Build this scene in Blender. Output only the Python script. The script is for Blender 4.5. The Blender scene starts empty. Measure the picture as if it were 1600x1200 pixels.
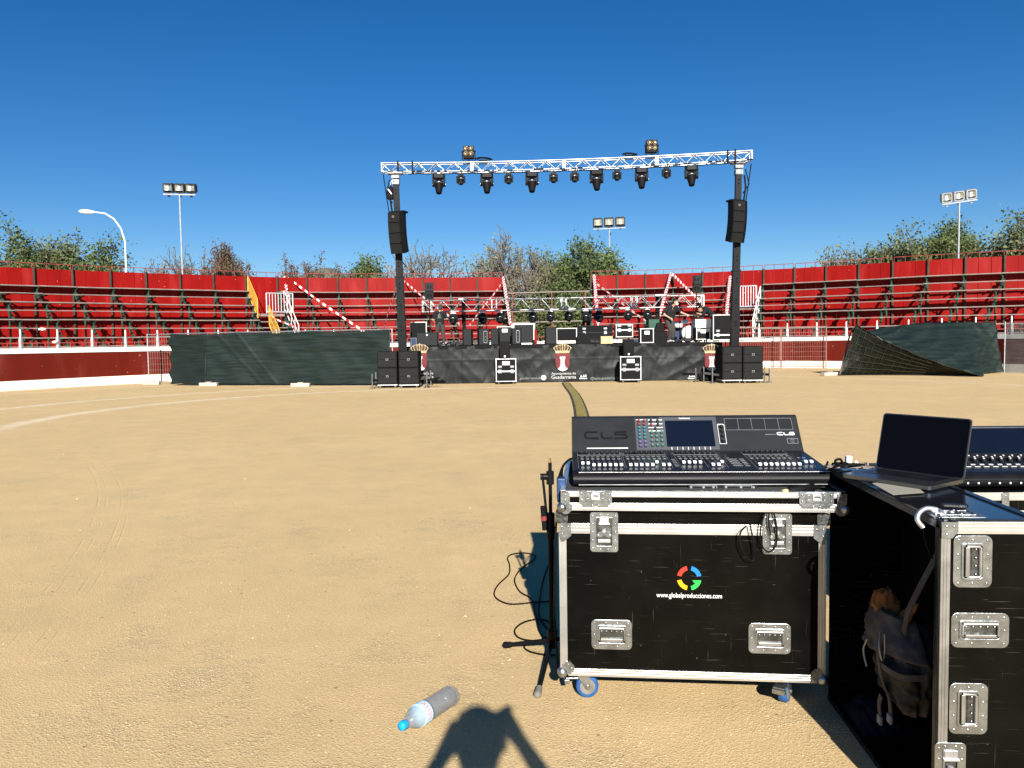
import bpy, math, random
from math import radians as rad, sin, cos, tan, pi, sqrt, atan2, floor
from mathutils import Vector as V, Matrix, noise

S = bpy.context.scene
COL = S.collection
random.seed(11)

# ------------------------------------------------------------------ camera, sky, sun, exposure
FPX, H, PITCH, ROLL = 1200.0, 1.47, 3.14, -0.85
SUN_EL, SUN_AZ = 26.5, 4.0          # sun stands behind the viewer, a little to the right
RC = Matrix.Rotation(rad(90 - PITCH), 3, 'X') @ Matrix.Rotation(rad(ROLL), 3, 'Z')
cd = bpy.data.cameras.new('camera'); cam = bpy.data.objects.new('camera', cd); COL.objects.link(cam)
cam.location = (0, 0, H); cam.rotation_euler = RC.to_euler()
cd.sensor_width = 36; cd.lens = 36 * FPX / 1600; cd.clip_start = 0.02; cd.clip_end = 9000
S.camera = cam
S.view_settings.view_transform = 'Standard'; S.view_settings.look = 'None'
S.view_settings.gamma = 1; S.view_settings.exposure = 1.0
W = bpy.data.worlds.new('World'); S.world = W; W.use_nodes = True
wn, wl = W.node_tree.nodes, W.node_tree.links
sky = wn.new('ShaderNodeTexSky'); sky.sky_type = 'NISHITA'; sky.sun_disc = False
sky.sun_elevation = rad(SUN_EL); sky.sun_rotation = rad(180 - SUN_AZ)
sky.air_density = 1.0; sky.dust_density = 0.15; sky.ozone_density = 4.0; sky.altitude = 980
hs = wn.new('ShaderNodeHueSaturation'); hs.inputs['Saturation'].default_value = 1.31; hs.inputs['Hue'].default_value = .505
wl.new(sky.outputs[0], hs.inputs['Color']); wl.new(hs.outputs[0], wn['Background'].inputs[0])
wn['Background'].inputs[1].default_value = 0.05
sl = bpy.data.lights.new('sun', 'SUN'); sl.energy = 5.0; sl.angle = rad(0.53); sl.color = (1, .955, .88)
sun = bpy.data.objects.new('sun', sl); COL.objects.link(sun)
LDIR = V((-sin(rad(SUN_AZ)) * cos(rad(SUN_EL)), cos(rad(SUN_AZ)) * cos(rad(SUN_EL)), -sin(rad(SUN_EL))))
sun.rotation_euler = LDIR.to_track_quat('-Z', 'Y').to_euler(); sun.location = (3, -20, 15)

# ------------------------------------------------------------------ helpers
def ray(x, y): return RC @ V(((x - 800) / FPX, (600 - y) / FPX, -1))
def at(x, y, Y):
    d = ray(x, y); return V((0, 0, H)) + d * (Y / d.y)
def gnd(x, y, z=0):
    d = ray(x, y); return V((0, 0, H)) + d * ((z - H) / d.z)
def hor(x): return 546.1 - .01484 * x
def XY(x, Y):
    d = ray(x, hor(x)); return V((d.x * Y / d.y, Y, 0))
def interp(t, x):
    if x <= t[0][0]: a, b = t[0], t[1]
    elif x >= t[-1][0]: a, b = t[-2], t[-1]
    else:
        for a, b in zip(t, t[1:]):
            if a[0] <= x <= b[0]: break
    return a[1] + (b[1] - a[1]) * (x - a[0]) / (b[0] - a[0])
def smoothcurve(t, x, w=60): return (interp(t, x - w) + interp(t, x) * 2 + interp(t, x + w)) / 4
def T(x=0, y=0, z=0): return Matrix.Translation((x, y, z))
def RX(a): return Matrix.Rotation(rad(a), 4, 'X')
def RY(a): return Matrix.Rotation(rad(a), 4, 'Y')
def RZ(a): return Matrix.Rotation(rad(a), 4, 'Z')
FRONT = Matrix(((1, 0, 0, 0), (0, 0, -1, 0), (0, 1, 0, 0), (0, 0, 0, 1)))   # (u,v,w) -> (x, -w, v): a face towards -Y
def spl(P3, k=5):
    P3 = [V(p) for p in P3]; pp = []
    for i in range(len(P3)-1):
        p0, p1, p2, p3 = P3[max(0, i-1)], P3[i], P3[i+1], P3[min(len(P3)-1, i+2)]
        for j in range(k):
            t = j/k; pp.append(.5*((2*p1)+(p2-p0)*t+(2*p0-5*p1+4*p2-p3)*t*t+(3*p1-p0-3*p2+p3)*t**3))
    return pp + [P3[-1]]
def rr(w, h, r, n=4):
    out = []
    for cx, cy, a0 in ((w/2-r, h/2-r, 0), (-w/2+r, h/2-r, 90), (-w/2+r, -h/2+r, 180), (w/2-r, -h/2+r, 270)):
        for i in range(n + 1):
            a = rad(a0 + 90 * i / n); out.append((cx + r*cos(a), cy + r*sin(a)))
    return out

class MB:
    def __init__(s): s.v = []; s.f = []; s.sm = []
    def add(s, vs, fs, smooth=False, M=None):
        o = len(s.v)
        for p in vs:
            p = V(p); s.v.append(M @ p if M is not None else p)
        for f in fs: s.f.append([i + o for i in f]); s.sm.append(smooth)
        return s
    def box(s, c, d, M=None):
        x, y, z = c; a, b, e = d[0]/2, d[1]/2, d[2]/2
        return s.add([(x+i*a, y+j*b, z+k*e) for k in (-1, 1) for j in (-1, 1) for i in (-1, 1)],
              [(0,2,3,1), (4,5,7,6), (0,1,5,4), (2,6,7,3), (0,4,6,2), (1,3,7,5)], False, M)
    def b2(s, x0, x1, y0, y1, z0, z1, M=None):
        return s.box(((x0+x1)/2, (y0+y1)/2, (z0+z1)/2), (abs(x1-x0), abs(y1-y0), abs(z1-z0)), M)
    def bar(s, p0, p1, w, h=None, up=(0, 0, 1), M=None):
        h = w if h is None else h
        p0, p1 = V(p0), V(p1); d = p1 - p0
        if d.length < 1e-6: return s
        d.normalize(); u = V(up)
        if abs(d.dot(u)) > .98: u = V((0, 1, 0)) if abs(d.y) < .9 else V((1, 0, 0))
        r = d.cross(u).normalized(); u = r.cross(d)
        vs = [p + r*(i*w/2) + u*(j*h/2) for p in (p0, p1) for j in (-1, 1) for i in (-1, 1)]
        return s.add(vs, [(0,1,3,2), (4,6,7,5), (0,4,5,1), (2,3,7,6), (0,2,6,4), (1,5,7,3)], False, M)
    def tube(s, pts, r, n=8, smooth=True, M=None, cap=True):
        pts = [V(p) for p in pts]; rs = r if isinstance(r, (list, tuple)) else [r]*len(pts)
        vs = []; u = None
        for i, p in enumerate(pts):
            d = (pts[min(i+1, len(pts)-1)] - pts[max(i-1, 0)])
            d = d.normalized() if d.length > 1e-9 else V((0, 0, 1))
            if u is None: u = d.orthogonal().normalized()
            else:
                u = u - d * u.dot(d); u = u.normalized() if u.length > 1e-6 else d.orthogonal().normalized()
            w = d.cross(u)
            for k in range(n):
                a = 2*pi*k/n; vs.append(p + (u*cos(a) + w*sin(a))*rs[i])
        fs = [(i*n+k, i*n+(k+1) % n, (i+1)*n+(k+1) % n, (i+1)*n+k) for i in range(len(pts)-1) for k in range(n)]
        s.add(vs, fs, smooth, M)
        if cap:
            s.add(vs[:n], [tuple(range(n))[::-1]], False, M); s.add(vs[-n:], [tuple(range(n))], False, M)
        return s
    def cyl(s, p0, p1, r0, r1=None, n=14, M=None, smooth=True): return s.tube([p0, p1], [r0, r0 if r1 is None else r1], n, smooth, M)
    def lathe(s, prof, n=16, M=None, smooth=True):      # (r, z) profile about local z
        vs = [(r*cos(2*pi*k/n), r*sin(2*pi*k/n), z) for r, z in prof for k in range(n)]
        fs = [(i*n+k, i*n+(k+1) % n, (i+1)*n+(k+1) % n, (i+1)*n+k) for i in range(len(prof)-1) for k in range(n)]
        fs += [tuple(range(n))[::-1], tuple(range((len(prof)-1)*n, len(prof)*n))]
        return s.add(vs, fs, smooth, M)
    def prism(s, poly, z0, z1, M=None, smooth=False):
        n = len(poly)
        vs = [(x, y, z0) for x, y in poly] + [(x, y, z1) for x, y in poly]
        s.add(vs, [tuple(range(n))[::-1], tuple(range(n, 2*n))], False, M)
        return s.add(vs, [(i, (i+1) % n, n+(i+1) % n, n+i) for i in range(n)], smooth, M)
    def ring(s, outer, inner, z0, z1, M=None):          # flat frame between two loops of equal count
        n = len(outer)
        vs = [(x, y, z) for z in (z0, z1) for L in (outer, inner) for x, y in L]
        fs = []
        for i in range(n):
            j = (i+1) % n
            fs += [(2*n+i, 2*n+j, 3*n+j, 3*n+i), (i, j, 2*n+j, 2*n+i), (n+j, n+i, 3*n+i, 3*n+j), (j, i, n+i, n+j)]
        return s.add(vs, fs, False, M)
    def ball(s, c, r, n=10, m=6, sc=(1, 1, 1), M=None):
        c = V(c); vs = []
        for j in range(m+1):
            t = pi*j/m
            for k in range(n):
                a = 2*pi*k/n; vs.append(c + V((r*sc[0]*sin(t)*cos(a), r*sc[1]*sin(t)*sin(a), r*sc[2]*cos(t))))
        return s.add(vs, [(j*n+k, (j+1)*n+k, (j+1)*n+(k+1) % n, j*n+(k+1) % n) for j in range(m) for k in range(n)], True, M)
    def limb(s, pts, rs, n=12):
        for i, p in enumerate(pts):
            s.ball(p, rs[i], n, 8)
            if i: s.tube([pts[i-1], p], [rs[i-1], rs[i]], n)
        return s
    def grid(s, fn, nu, nv, smooth=True, M=None):
        vs = [fn(i/nu, j/nv) for j in range(nv+1) for i in range(nu+1)]
        return s.add(vs, [(j*(nu+1)+i, j*(nu+1)+i+1, (j+1)*(nu+1)+i+1, (j+1)*(nu+1)+i) for j in range(nv) for i in range(nu)], smooth, M)
    def build(s, name, mat, parent=None, bevel=0, world=False, seg=2, solid=0):
        off = parent.location if (world and parent is not None) else V((0, 0, 0))
        me = bpy.data.meshes.new(name)
        me.from_pydata([tuple(p - off) for p in s.v], [], s.f); me.update()
        me.polygons.foreach_set('use_smooth', s.sm)
        if mat: me.materials.append(mat)
        o = bpy.data.objects.new(name, me); COL.objects.link(o)
        if parent is not None: o.parent = parent
        if bevel:
            b = o.modifiers.new('bevel', 'BEVEL'); b.width = bevel; b.segments = seg; b.limit_method = 'ANGLE'; b.harden_normals = False
        if solid:
            q = o.modifiers.new('solid', 'SOLIDIFY'); q.thickness = solid; q.offset = 0
        return o

def tag(o, label=None, cat=None, group=None, kind=None):
    if label: o['label'] = label
    if cat: o['category'] = cat
    if group: o['group'] = group
    if kind: o['kind'] = kind
    return o
def thing(name, label, cat, loc=(0, 0, 0), rz=0, group=None):
    o = bpy.data.objects.new(name, None); COL.objects.link(o); o.empty_display_size = .1
    o.location = loc; o.rotation_euler = (0, 0, rad(rz))
    return tag(o, label, cat, group)
def copy_tree(o, parent=None):
    c = o.copy(); COL.objects.link(c)
    if parent is not None: c.parent = parent
    for ch in list(o.children): copy_tree(ch, c)
    return c
def inst(src, parent, M):                     # another copy of one part inside the same thing
    c = src.copy(); COL.objects.link(c); c.parent = parent; c.matrix_basis = M; return c
def place(proto, used, loc, label, rz=0, group=None, sc=1):
    o = proto if not used else copy_tree(proto)
    o.location = loc; o.rotation_euler = (0, 0, rad(rz)); o.scale = (sc, sc, sc)
    return tag(o, label, None, group)
def text(name, body, size, mat, parent, M, sx=1, align='CENTER', ext=.0006):
    cu = bpy.data.curves.new(name, 'FONT'); cu.body = body; cu.size = size; cu.align_x = align; cu.align_y = 'CENTER'; cu.extrude = ext
    to = bpy.data.objects.new(name, cu); COL.objects.link(to)
    bpy.context.view_layer.update()
    me = bpy.data.meshes.new_from_object(to.evaluated_get(bpy.context.evaluated_depsgraph_get()))
    bpy.data.objects.remove(to); bpy.data.curves.remove(cu)
    me.materials.clear(); me.materials.append(mat); me.name = name
    me.transform(M @ Matrix.Diagonal((sx, 1, 1, 1)))
    o = bpy.data.objects.new(name, me); COL.objects.link(o); o.parent = parent
    return o

# ------------------------------------------------------------------ materials
def nt(name):
    m = bpy.data.materials.new(name); m.use_nodes = True
    t = m.node_tree; return m, t.nodes, t.links, t.nodes['Principled BSDF']
def ramp(n, stops):
    r = n.new('ShaderNodeValToRGB'); e = r.color_ramp.elements
    while len(e) < len(stops): e.new(.5)
    for q, (p, c) in zip(e, stops):
        q.position = p; q.color = (c, c, c, 1) if isinstance(c, (int, float)) else (*c, 1)
    return r
def mat(name, col, rough=.5, metal=0, var=.12, scale=4, bump=0, bscale=60, spec=.22, stretch=(1, 1, 1), col2=None, coat=0):
    m, n, l, b = nt(name)
    tc = n.new('ShaderNodeTexCoord'); mp = n.new('ShaderNodeMapping'); mp.inputs['Scale'].default_value = stretch
    l.new(tc.outputs['Object'], mp.inputs['Vector'])
    nz = n.new('ShaderNodeTexNoise'); nz.inputs['Scale'].default_value = scale; nz.inputs['Detail'].default_value = 6
    l.new(mp.outputs[0], nz.inputs['Vector'])
    c0 = [max(0, c*(1-var)) for c in col]; c1 = col2 or [min(1, c*(1+var)) for c in col]
    r = ramp(n, ((.35, c0), (.65, c1))); l.new(nz.outputs['Fac'], r.inputs[0]); l.new(r.outputs[0], b.inputs['Base Color'])
    rg = n.new('ShaderNodeMapRange'); rg.inputs[3].default_value = max(.03, rough*.85); rg.inputs[4].default_value = min(1, rough*1.15)
    l.new(nz.outputs['Fac'], rg.inputs[0]); l.new(rg.outputs[0], b.inputs['Roughness'])
    b.inputs['Metallic'].default_value = metal; b.inputs['Specular IOR Level'].default_value = spec
    b.inputs['Coat Weight'].default_value = coat
    if bump:
        n2 = n.new('ShaderNodeTexNoise'); n2.inputs['Scale'].default_value = bscale; n2.inputs['Detail'].default_value = 4
        l.new(mp.outputs[0], n2.inputs['Vector'])
        bp = n.new('ShaderNodeBump'); bp.inputs['Strength'].default_value = bump; bp.inputs['Distance'].default_value = .02
        l.new(n2.outputs['Fac'], bp.inputs['Height']); l.new(bp.outputs[0], b.inputs['Normal'])
    return m

def sand_mat():
    m, n, l, b = nt('sand')
    g = n.new('ShaderNodeNewGeometry'); P = g.outputs['Position']
    def noi(sc, det=4, rgh=.55):
        q = n.new('ShaderNodeTexNoise'); q.inputs['Scale'].default_value = sc; q.inputs['Detail'].default_value = det
        q.inputs['Roughness'].default_value = rgh; l.new(P, q.inputs['Vector']); return q.outputs['Fac']
    def mth(op, a, bb=None, c=None):
        q = n.new('ShaderNodeMath'); q.operation = op
        for i, x in enumerate((a, bb, c)):
            if x is None: continue
            if isinstance(x, (int, float)): q.inputs[i].default_value = x
            else: l.new(x, q.inputs[i])
        return q.outputs[0]
    def mix(f, a, c, mode='MIX'):
        q = n.new('ShaderNodeMixRGB'); q.blend_type = mode
        for i, x in ((0, f), (1, a), (2, c)):
            if isinstance(x, (int, float)): q.inputs[i].default_value = x
            elif isinstance(x, tuple): q.inputs[i].default_value = (*x, 1)
            else: l.new(x, q.inputs[i])
        return q.outputs[0]
    def rmp(f, stops): q = ramp(n, stops); l.new(f, q.inputs[0]); return q.outputs[0]
    big = rmp(noi(.35, 6, .6), ((.3, 0.0), (.72, 1.0)))
    col = mix(big, (.535, .378, .180), (.615, .44, .222))
    mid = rmp(noi(2.3, 8, .7), ((.36, 0.0), (.66, 1.0)))
    col = mix(mth('MULTIPLY', mid, .5), col, (.43, .315, .16))
    # scattered patches of paler loose grit
    patch = rmp(noi(1.1, 7, .75), ((.52, 0.0), (.66, 1.0)))
    spk = rmp(noi(85, 3, .65), ((.56, 0.0), (.64, 1.0)))
    col = mix(mth('MULTIPLY', mth('MULTIPLY', spk, .95), mth('ADD', mth('MULTIPLY', patch, .8), .42)), col, (.84, .70, .46))
    dk = rmp(noi(110, 3, .65), ((.34, 1.0), (.42, 0.0)))
    col = mix(mth('MULTIPLY', dk, mth('ADD', mth('MULTIPLY', patch, .6), .45)), col, (.20, .14, .07))
    vo = n.new('ShaderNodeTexVoronoi'); vo.inputs['Scale'].default_value = 7; l.new(P, vo.inputs['Vector'])
    col = mix(mth('MULTIPLY', mth('LESS_THAN', vo.outputs['Distance'], .06), .7), col, (.20, .14, .08))
    # worn chalk circles of the ring
    sx = n.new('ShaderNodeSeparateXYZ'); l.new(P, sx.inputs[0])
    def dist(cx, cy):
        dx = mth('SUBTRACT', sx.outputs[0], cx); dy = mth('SUBTRACT', sx.outputs[1], cy)
        return mth('SQRT', mth('ADD', mth('MULTIPLY', dx, dx), mth('MULTIPLY', dy, dy)))
    d = mth('ADD', dist(-1.5, 16.5), mth('MULTIPLY', noi(.8, 2), .35))
    far = n.new('ShaderNodeMapRange'); far.inputs[1].default_value = 12.5; far.inputs[2].default_value = 15.5; l.new(sx.outputs[1], far.inputs[0])
    west = n.new('ShaderNodeMapRange'); west.inputs[1].default_value = 3.0; west.inputs[2].default_value = -1.0; l.new(sx.outputs[0], west.inputs[0])
    wear = rmp(noi(3.1, 6, .7), ((.36, 0.0), (.62, 1.0)))
    for R_, w_, s_ in ((8.5, .27, 1.0), (11.55, .27, .9), (17.4, .3, .45)):
        f = mth('SUBTRACT', 1, mth('MINIMUM', mth('DIVIDE', mth('ABSOLUTE', mth('SUBTRACT', d, R_)), w_), 1))
        if R_ < 15: f = mth('MULTIPLY', f, west.outputs[0])
        f = mth('MULTIPLY', mth('MULTIPLY', mth('POWER', f, .7), mth('ADD', mth('MULTIPLY', wear, .75), .25)), mth('MULTIPLY', far.outputs[0], s_))
        col = mix(f, col, (.72, .62, .46))
    l.new(col, b.inputs['Base Color']); b.inputs['Roughness'].default_value = .95; b.inputs['Specular IOR Level'].default_value = .15
    # relief: grains, loose clods, wheel ruts
    v2 = n.new('ShaderNodeTexVoronoi'); v2.inputs['Scale'].default_value = 95; l.new(P, v2.inputs['Vector'])
    grain = mth('SUBTRACT', 1, mth('MINIMUM', mth('MULTIPLY', v2.outputs['Distance'], 1.9), 1))
    h = mth('MULTIPLY', mth('ADD', noi(170, 3, .7), mth('MULTIPLY', grain, .7)), mth('ADD', mth('MULTIPLY', patch, .8), .42))
    h = mth('ADD', h, mth('MULTIPLY', noi(2.5, 3, .5), .5))
    brk = rmp(noi(1.7, 4, .7), ((.46, 0.0), (.6, 1.0)))
    dr = dist(-21.1, -1.45)
    for R_, w_, k_ in ((19.22, .012, .5), (19.29, .010, .4), (19.42, .012, .5), (19.48, .010, .35), (20.37, .012, .3), (18.2, .012, .25)):
        f = mth('SUBTRACT', 1, mth('MINIMUM', mth('DIVIDE', mth('ABSOLUTE', mth('SUBTRACT', dr, R_)), w_), 1))
        h = mth('SUBTRACT', h, mth('MULTIPLY', mth('MULTIPLY', f, brk), k_))
    bp = n.new('ShaderNodeBump'); bp.inputs['Strength'].default_value = .6; bp.inputs['Distance'].default_value = .010
    l.new(h, bp.inputs['Height']); l.new(bp.outputs[0], b.inputs['Normal'])
    return m

def scratched_black():
    m, n, l, b = nt('scratched_black_ply')
    tc = n.new('ShaderNodeTexCoord')
    def noi(scale, st, rot=0, det=2):
        mp = n.new('ShaderNodeMapping'); mp.inputs['Scale'].default_value = st; mp.inputs['Rotation'].default_value = (0, rad(rot), 0)
        q = n.new('ShaderNodeTexNoise'); q.inputs['Scale'].default_value = scale; q.inputs['Detail'].default_value = det
        l.new(tc.outputs['Object'], mp.inputs[0]); l.new(mp.outputs[0], q.inputs['Vector']); return q.outputs['Fac']
    def mth(op, a, bb):
        q = n.new('ShaderNodeMath'); q.operation = op
        for i, x in enumerate((a, bb)):
            if isinstance(x, (int, float)): q.inputs[i].default_value = x
            else: l.new(x, q.inputs[i])
        return q.outputs[0]
    tot = None
    for sc, st, rt, lo, hi in ((3, (1.5, 6, 120), 1, .69, .75), (3, (110, 6, 1.7), 2, .71, .77), (3, (1.7, 6, 110), 33, .715, .77), (3, (1.6, 6, 120), -52, .72, .78), (3, (5, 6, 60), -1, .735, .78), (60, (1, 1, 1), 0, .74, .78)):
        r = ramp(n, ((lo, 0.0), (hi, 1.0))); l.new(noi(sc, st, rt), r.inputs[0])
        tot = r.outputs[0] if tot is None else mth('MAXIMUM', tot, r.outputs[0])
    r = ramp(n, ((.42, 0.1), (.62, 1.0))); l.new(noi(4, (1, 1, 1), 0, 5), r.inputs[0])
    tot = mth('MULTIPLY', tot, r.outputs[0])
    base = ramp(n, ((.3, (.0016, .0016, .0015)), (.7, (.004, .004, .0034)))); l.new(noi(7, (1, 1, 1), 0, 6), base.inputs[0])
    mx = n.new('ShaderNodeMixRGB'); l.new(mth('MULTIPLY', tot, .5), mx.inputs[0]); l.new(base.outputs[0], mx.inputs[1]); mx.inputs[2].default_value = (.24, .23, .20, 1)
    l.new(mx.outputs[0], b.inputs['Base Color'])
    rg = n.new('ShaderNodeMapRange'); rg.inputs[3].default_value = .14; rg.inputs[4].default_value = .26
    l.new(noi(9, (1, 1, 1), 0, 5), rg.inputs[0]); l.new(rg.outputs[0], b.inputs['Roughness'])
    b.inputs['Specular IOR Level'].default_value = .12
    return m

def panel_mat(name, c):                        # painted steel sheet: sun-faded, streaked
    m, n, l, b = nt(name)
    g = n.new('ShaderNodeNewGeometry')
    mp = n.new('ShaderNodeMapping'); mp.inputs['Scale'].default_value = (1, 1, .25); l.new(g.outputs['Position'], mp.inputs[0])
    a = n.new('ShaderNodeTexNoise'); a.inputs['Scale'].default_value = 1.4; a.inputs['Detail'].default_value = 8; l.new(mp.outputs[0], a.inputs['Vector'])
    r = ramp(n, ((.3, [q*.8 for q in c]), (.55, c), (.75, [min(1, q*1.15 + .012) for q in c]))); l.new(a.outputs['Fac'], r.inputs[0])
    a2 = n.new('ShaderNodeTexNoise'); a2.inputs['Scale'].default_value = 5; a2.inputs['Detail'].default_value = 5; l.new(g.outputs['Position'], a2.inputs['Vector'])
    r2 = ramp(n, ((.70, 0.0), (.73, 1.0))); l.new(a2.outputs['Fac'], r2.inputs[0])
    mx = n.new('ShaderNodeMixRGB'); l.new(r2.outputs[0], mx.inputs[0]); l.new(r.outputs[0], mx.inputs[1]); mx.inputs[2].default_value = (min(1, c[0]*1.2+.1), c[1]+.13, c[2]+.1, 1)
    l.new(mx.outputs[0], b.inputs['Base Color']); b.inputs['Roughness'].default_value = .42; b.inputs['Specular IOR Level'].default_value = .09
    bp = n.new('ShaderNodeBump'); bp.inputs['Strength'].default_value = .25; bp.inputs['Distance'].default_value = .05
    l.new(a.outputs['Fac'], bp.inputs['Height']); l.new(bp.outputs[0], b.inputs['Normal'])
    return m

def net_mat(name, c0, c1, alpha=1.0, sz=22, crease=.5, cs=.8):   # woven netting / tarpaulin with creases
    m, n, l, b = nt(name)
    g = n.new('ShaderNodeNewGeometry')
    mp0 = n.new('ShaderNodeMapping'); mp0.inputs['Rotation'].default_value = (0, rad(38), 0); mp0.inputs['Scale'].default_value = (1, 1, 2.2); l.new(g.outputs['Position'], mp0.inputs[0])
    a = n.new('ShaderNodeTexNoise'); a.noise_type = 'RIDGED_MULTIFRACTAL'; a.inputs['Scale'].default_value = cs; a.inputs['Detail'].default_value = 3; a.inputs['Roughness'].default_value = .45
    l.new(mp0.outputs[0], a.inputs['Vector'])
    mp = n.new('ShaderNodeMapping'); mp.inputs['Scale'].default_value = (1.2, 1.2, sz); l.new(g.outputs['Position'], mp.inputs[0])
    a2 = n.new('ShaderNodeTexNoise'); a2.inputs['Scale'].default_value = 1.0; a2.inputs['Detail'].default_value = 7; l.new(mp.outputs[0], a2.inputs['Vector'])
    r = ramp(n, ((.36, c0), (.66, c1))); l.new(a2.outputs['Fac'], r.inputs[0])
    rr_ = ramp(n, ((.42, 0.0), (.85, 1.0))); hf = n.new('ShaderNodeMath'); hf.operation = 'MULTIPLY'; hf.inputs[1].default_value = .62
    l.new(a.outputs['Fac'], hf.inputs[0]); l.new(hf.outputs[0], rr_.inputs[0])
    crease_sheen = n.new('ShaderNodeMixRGB'); fa = n.new('ShaderNodeMath'); fa.operation = 'MULTIPLY'; fa.inputs[1].default_value = crease; l.new(rr_.outputs[0], fa.inputs[0])
    l.new(fa.outputs[0], crease_sheen.inputs[0]); l.new(r.outputs[0], crease_sheen.inputs[1]); crease_sheen.inputs[2].default_value = (*[min(1, q*2.2+.02) for q in c1], 1)  # sheen along the creases painted as paler lines in the base colour
    l.new(crease_sheen.outputs[0], b.inputs['Base Color'])
    b.inputs['Roughness'].default_value = .5; b.inputs['Alpha'].default_value = alpha; b.inputs['Specular IOR Level'].default_value = .15
    bp = n.new('ShaderNodeBump'); bp.inputs['Strength'].default_value = .6; bp.inputs['Distance'].default_value = .10
    l.new(hf.outputs[0], bp.inputs['Height'])
    bp2 = n.new('ShaderNodeBump'); bp2.inputs['Strength'].default_value = .2; bp2.inputs['Distance'].default_value = .03; l.new(a2.outputs['Fac'], bp2.inputs['Height']); l.new(bp.outputs[0], bp2.inputs['Normal'])
    l.new(bp2.outputs[0], b.inputs['Normal'])
    return m

def stripe_mat(name, ca, cb, period, axis=0, diag=0, rough=.4):
    m, n, l, b = nt(name)
    tc = n.new('ShaderNodeTexCoord'); sx = n.new('ShaderNodeSeparateXYZ'); l.new(tc.outputs['Object'], sx.inputs[0])
    def mth(op, a, bb=0):
        q = n.new('ShaderNodeMath'); q.operation = op
        for i, x in enumerate((a, bb)):
            if isinstance(x, (int, float)): q.inputs[i].default_value = x
            else: l.new(x, q.inputs[i])
        return q.outputs[0]
    v = mth('ADD', sx.outputs[axis], mth('MULTIPLY', sx.outputs[1 if axis == 0 else 0], diag))
    f = mth('LESS_THAN', mth('FRACT', mth('DIVIDE', v, period)), .5)
    mx = n.new('ShaderNodeMixRGB'); l.new(f, mx.inputs[0]); mx.inputs[1].default_value = (*ca, 1); mx.inputs[2].default_value = (*cb, 1)
    l.new(mx.outputs[0], b.inputs['Base Color']); b.inputs['Roughness'].default_value = rough
    return m

def leaf_mat(name, ca, cb, cc):
    m, n, l, b = nt(name)
    g = n.new('ShaderNodeNewGeometry')
    r = ramp(n, ((0.0, ca), (.5, cb), (1.0, cc))); l.new(g.outputs['Random Per Island'], r.inputs[0])
    l.new(r.outputs[0], b.inputs['Base Color']); b.inputs['Roughness'].default_value = .6
    b.inputs['Specular IOR Level'].default_value = .3
    tr = n.new('ShaderNodeBsdfTranslucent'); l.new(r.outputs[0], tr.inputs[0])
    ms = n.new('ShaderNodeMixShader'); ms.inputs[0].default_value = .25
    l.new(b.outputs[0], ms.inputs[1]); l.new(tr.outputs[0], ms.inputs[2]); l.new(ms.outputs[0], n['Material Output'].inputs[0])
    return m

def glass_mat(name, col, rough=.12, alpha=.35):
    m, n, l, b = nt(name)
    tc = n.new('ShaderNodeTexCoord'); nz = n.new('ShaderNodeTexNoise'); nz.inputs['Scale'].default_value = 40; l.new(tc.outputs['Object'], nz.inputs['Vector'])
    r = ramp(n, ((.3, [q*.8 for q in col]), (.7, col))); l.new(nz.outputs['Fac'], r.inputs[0]); l.new(r.outputs[0], b.inputs['Base Color'])
    b.inputs['Roughness'].default_value = rough; b.inputs['Alpha'].default_value = alpha; b.inputs['Specular IOR Level'].default_value = .8
    return m

M_ = {}
M_['sand'] = sand_mat()
M_['red'] = panel_mat('red_painted_sheet', (.212, .005, .0038))
M_['barrier'] = panel_mat('oxblood_paint', (.115, .012, .007))
M_['white'] = mat('white_paint', (.78, .76, .70), .6, var=.06, scale=3, bump=.1)
M_['whitewash'] = mat('whitewashed_plaster', (.74, .71, .62), .85, var=.1, scale=2.2, bump=.3, bscale=20)
M_['greensteel'] = mat('green_painted_steel', (.018, .052, .036), .5, var=.3)
M_['brownpost'] = mat('brown_weathered_post', (.036, .027, .019), .7, var=.3, scale=2)
M_['redsteel'] = mat('red_oxide_steel', (.20, .035, .028), .6, var=.3)
M_['wood'] = mat('bleached_plank', (.21, .165, .145), .75, var=.25, scale=3, stretch=(1, 1, 8))
M_['net'] = net_mat('green_shade_net', (.007, .0125, .011), (.015, .024, .021), 1.0, 14, .35, .6)
M_['netdark'] = net_mat('olive_net_shaded', (.003, .0045, .002), (.008, .010, .005))  # darker copy of the net, shade under the fold painted into its colour
M_['netsheer'] = net_mat('sheer_grey_net', (.06, .07, .07), (.11, .12, .12), .5)
M_['tarp'] = net_mat('black_printed_tarp', (.009, .010, .0105), (.022, .024, .024), 1.0, 2.2, .8, .7)
M_['galv'] = mat('galvanised_steel', (.52, .53, .54), .42, .85, var=.18, scale=14)
M_['wire'] = mat('galvanised_wire', (.20, .17, .15), .6, .3, var=.15)
M_['alu'] = mat('aluminium_trim', (.78, .78, .77), .34, .95, var=.04, scale=12, bump=.0, bscale=90, stretch=(1, 1, 1))
M_['truss'] = mat('truss_aluminium', (.44, .44, .43), .4, .7, var=.1, scale=6)
M_['plate'] = mat('pressed_steel_plate', (.34, .36, .365), .34, .95, var=.16, scale=22, bump=.08, bscale=50)
M_['dish'] = mat('darkened_steel_dish', (.13, .137, .137), .36, .95, var=.3, scale=20, bump=.2, bscale=40)  # darkened steel, paints the shade inside the shallow latch and handle recesses
M_['ply'] = scratched_black()
M_['laminate'] = mat('glossy_black_laminate', (.012, .013, .016), .12, var=.3, scale=6, spec=.6)
M_['black'] = mat('black_paint', (.006, .006, .0065), .6, var=.25, scale=9, bump=.05, spec=.08)
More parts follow.
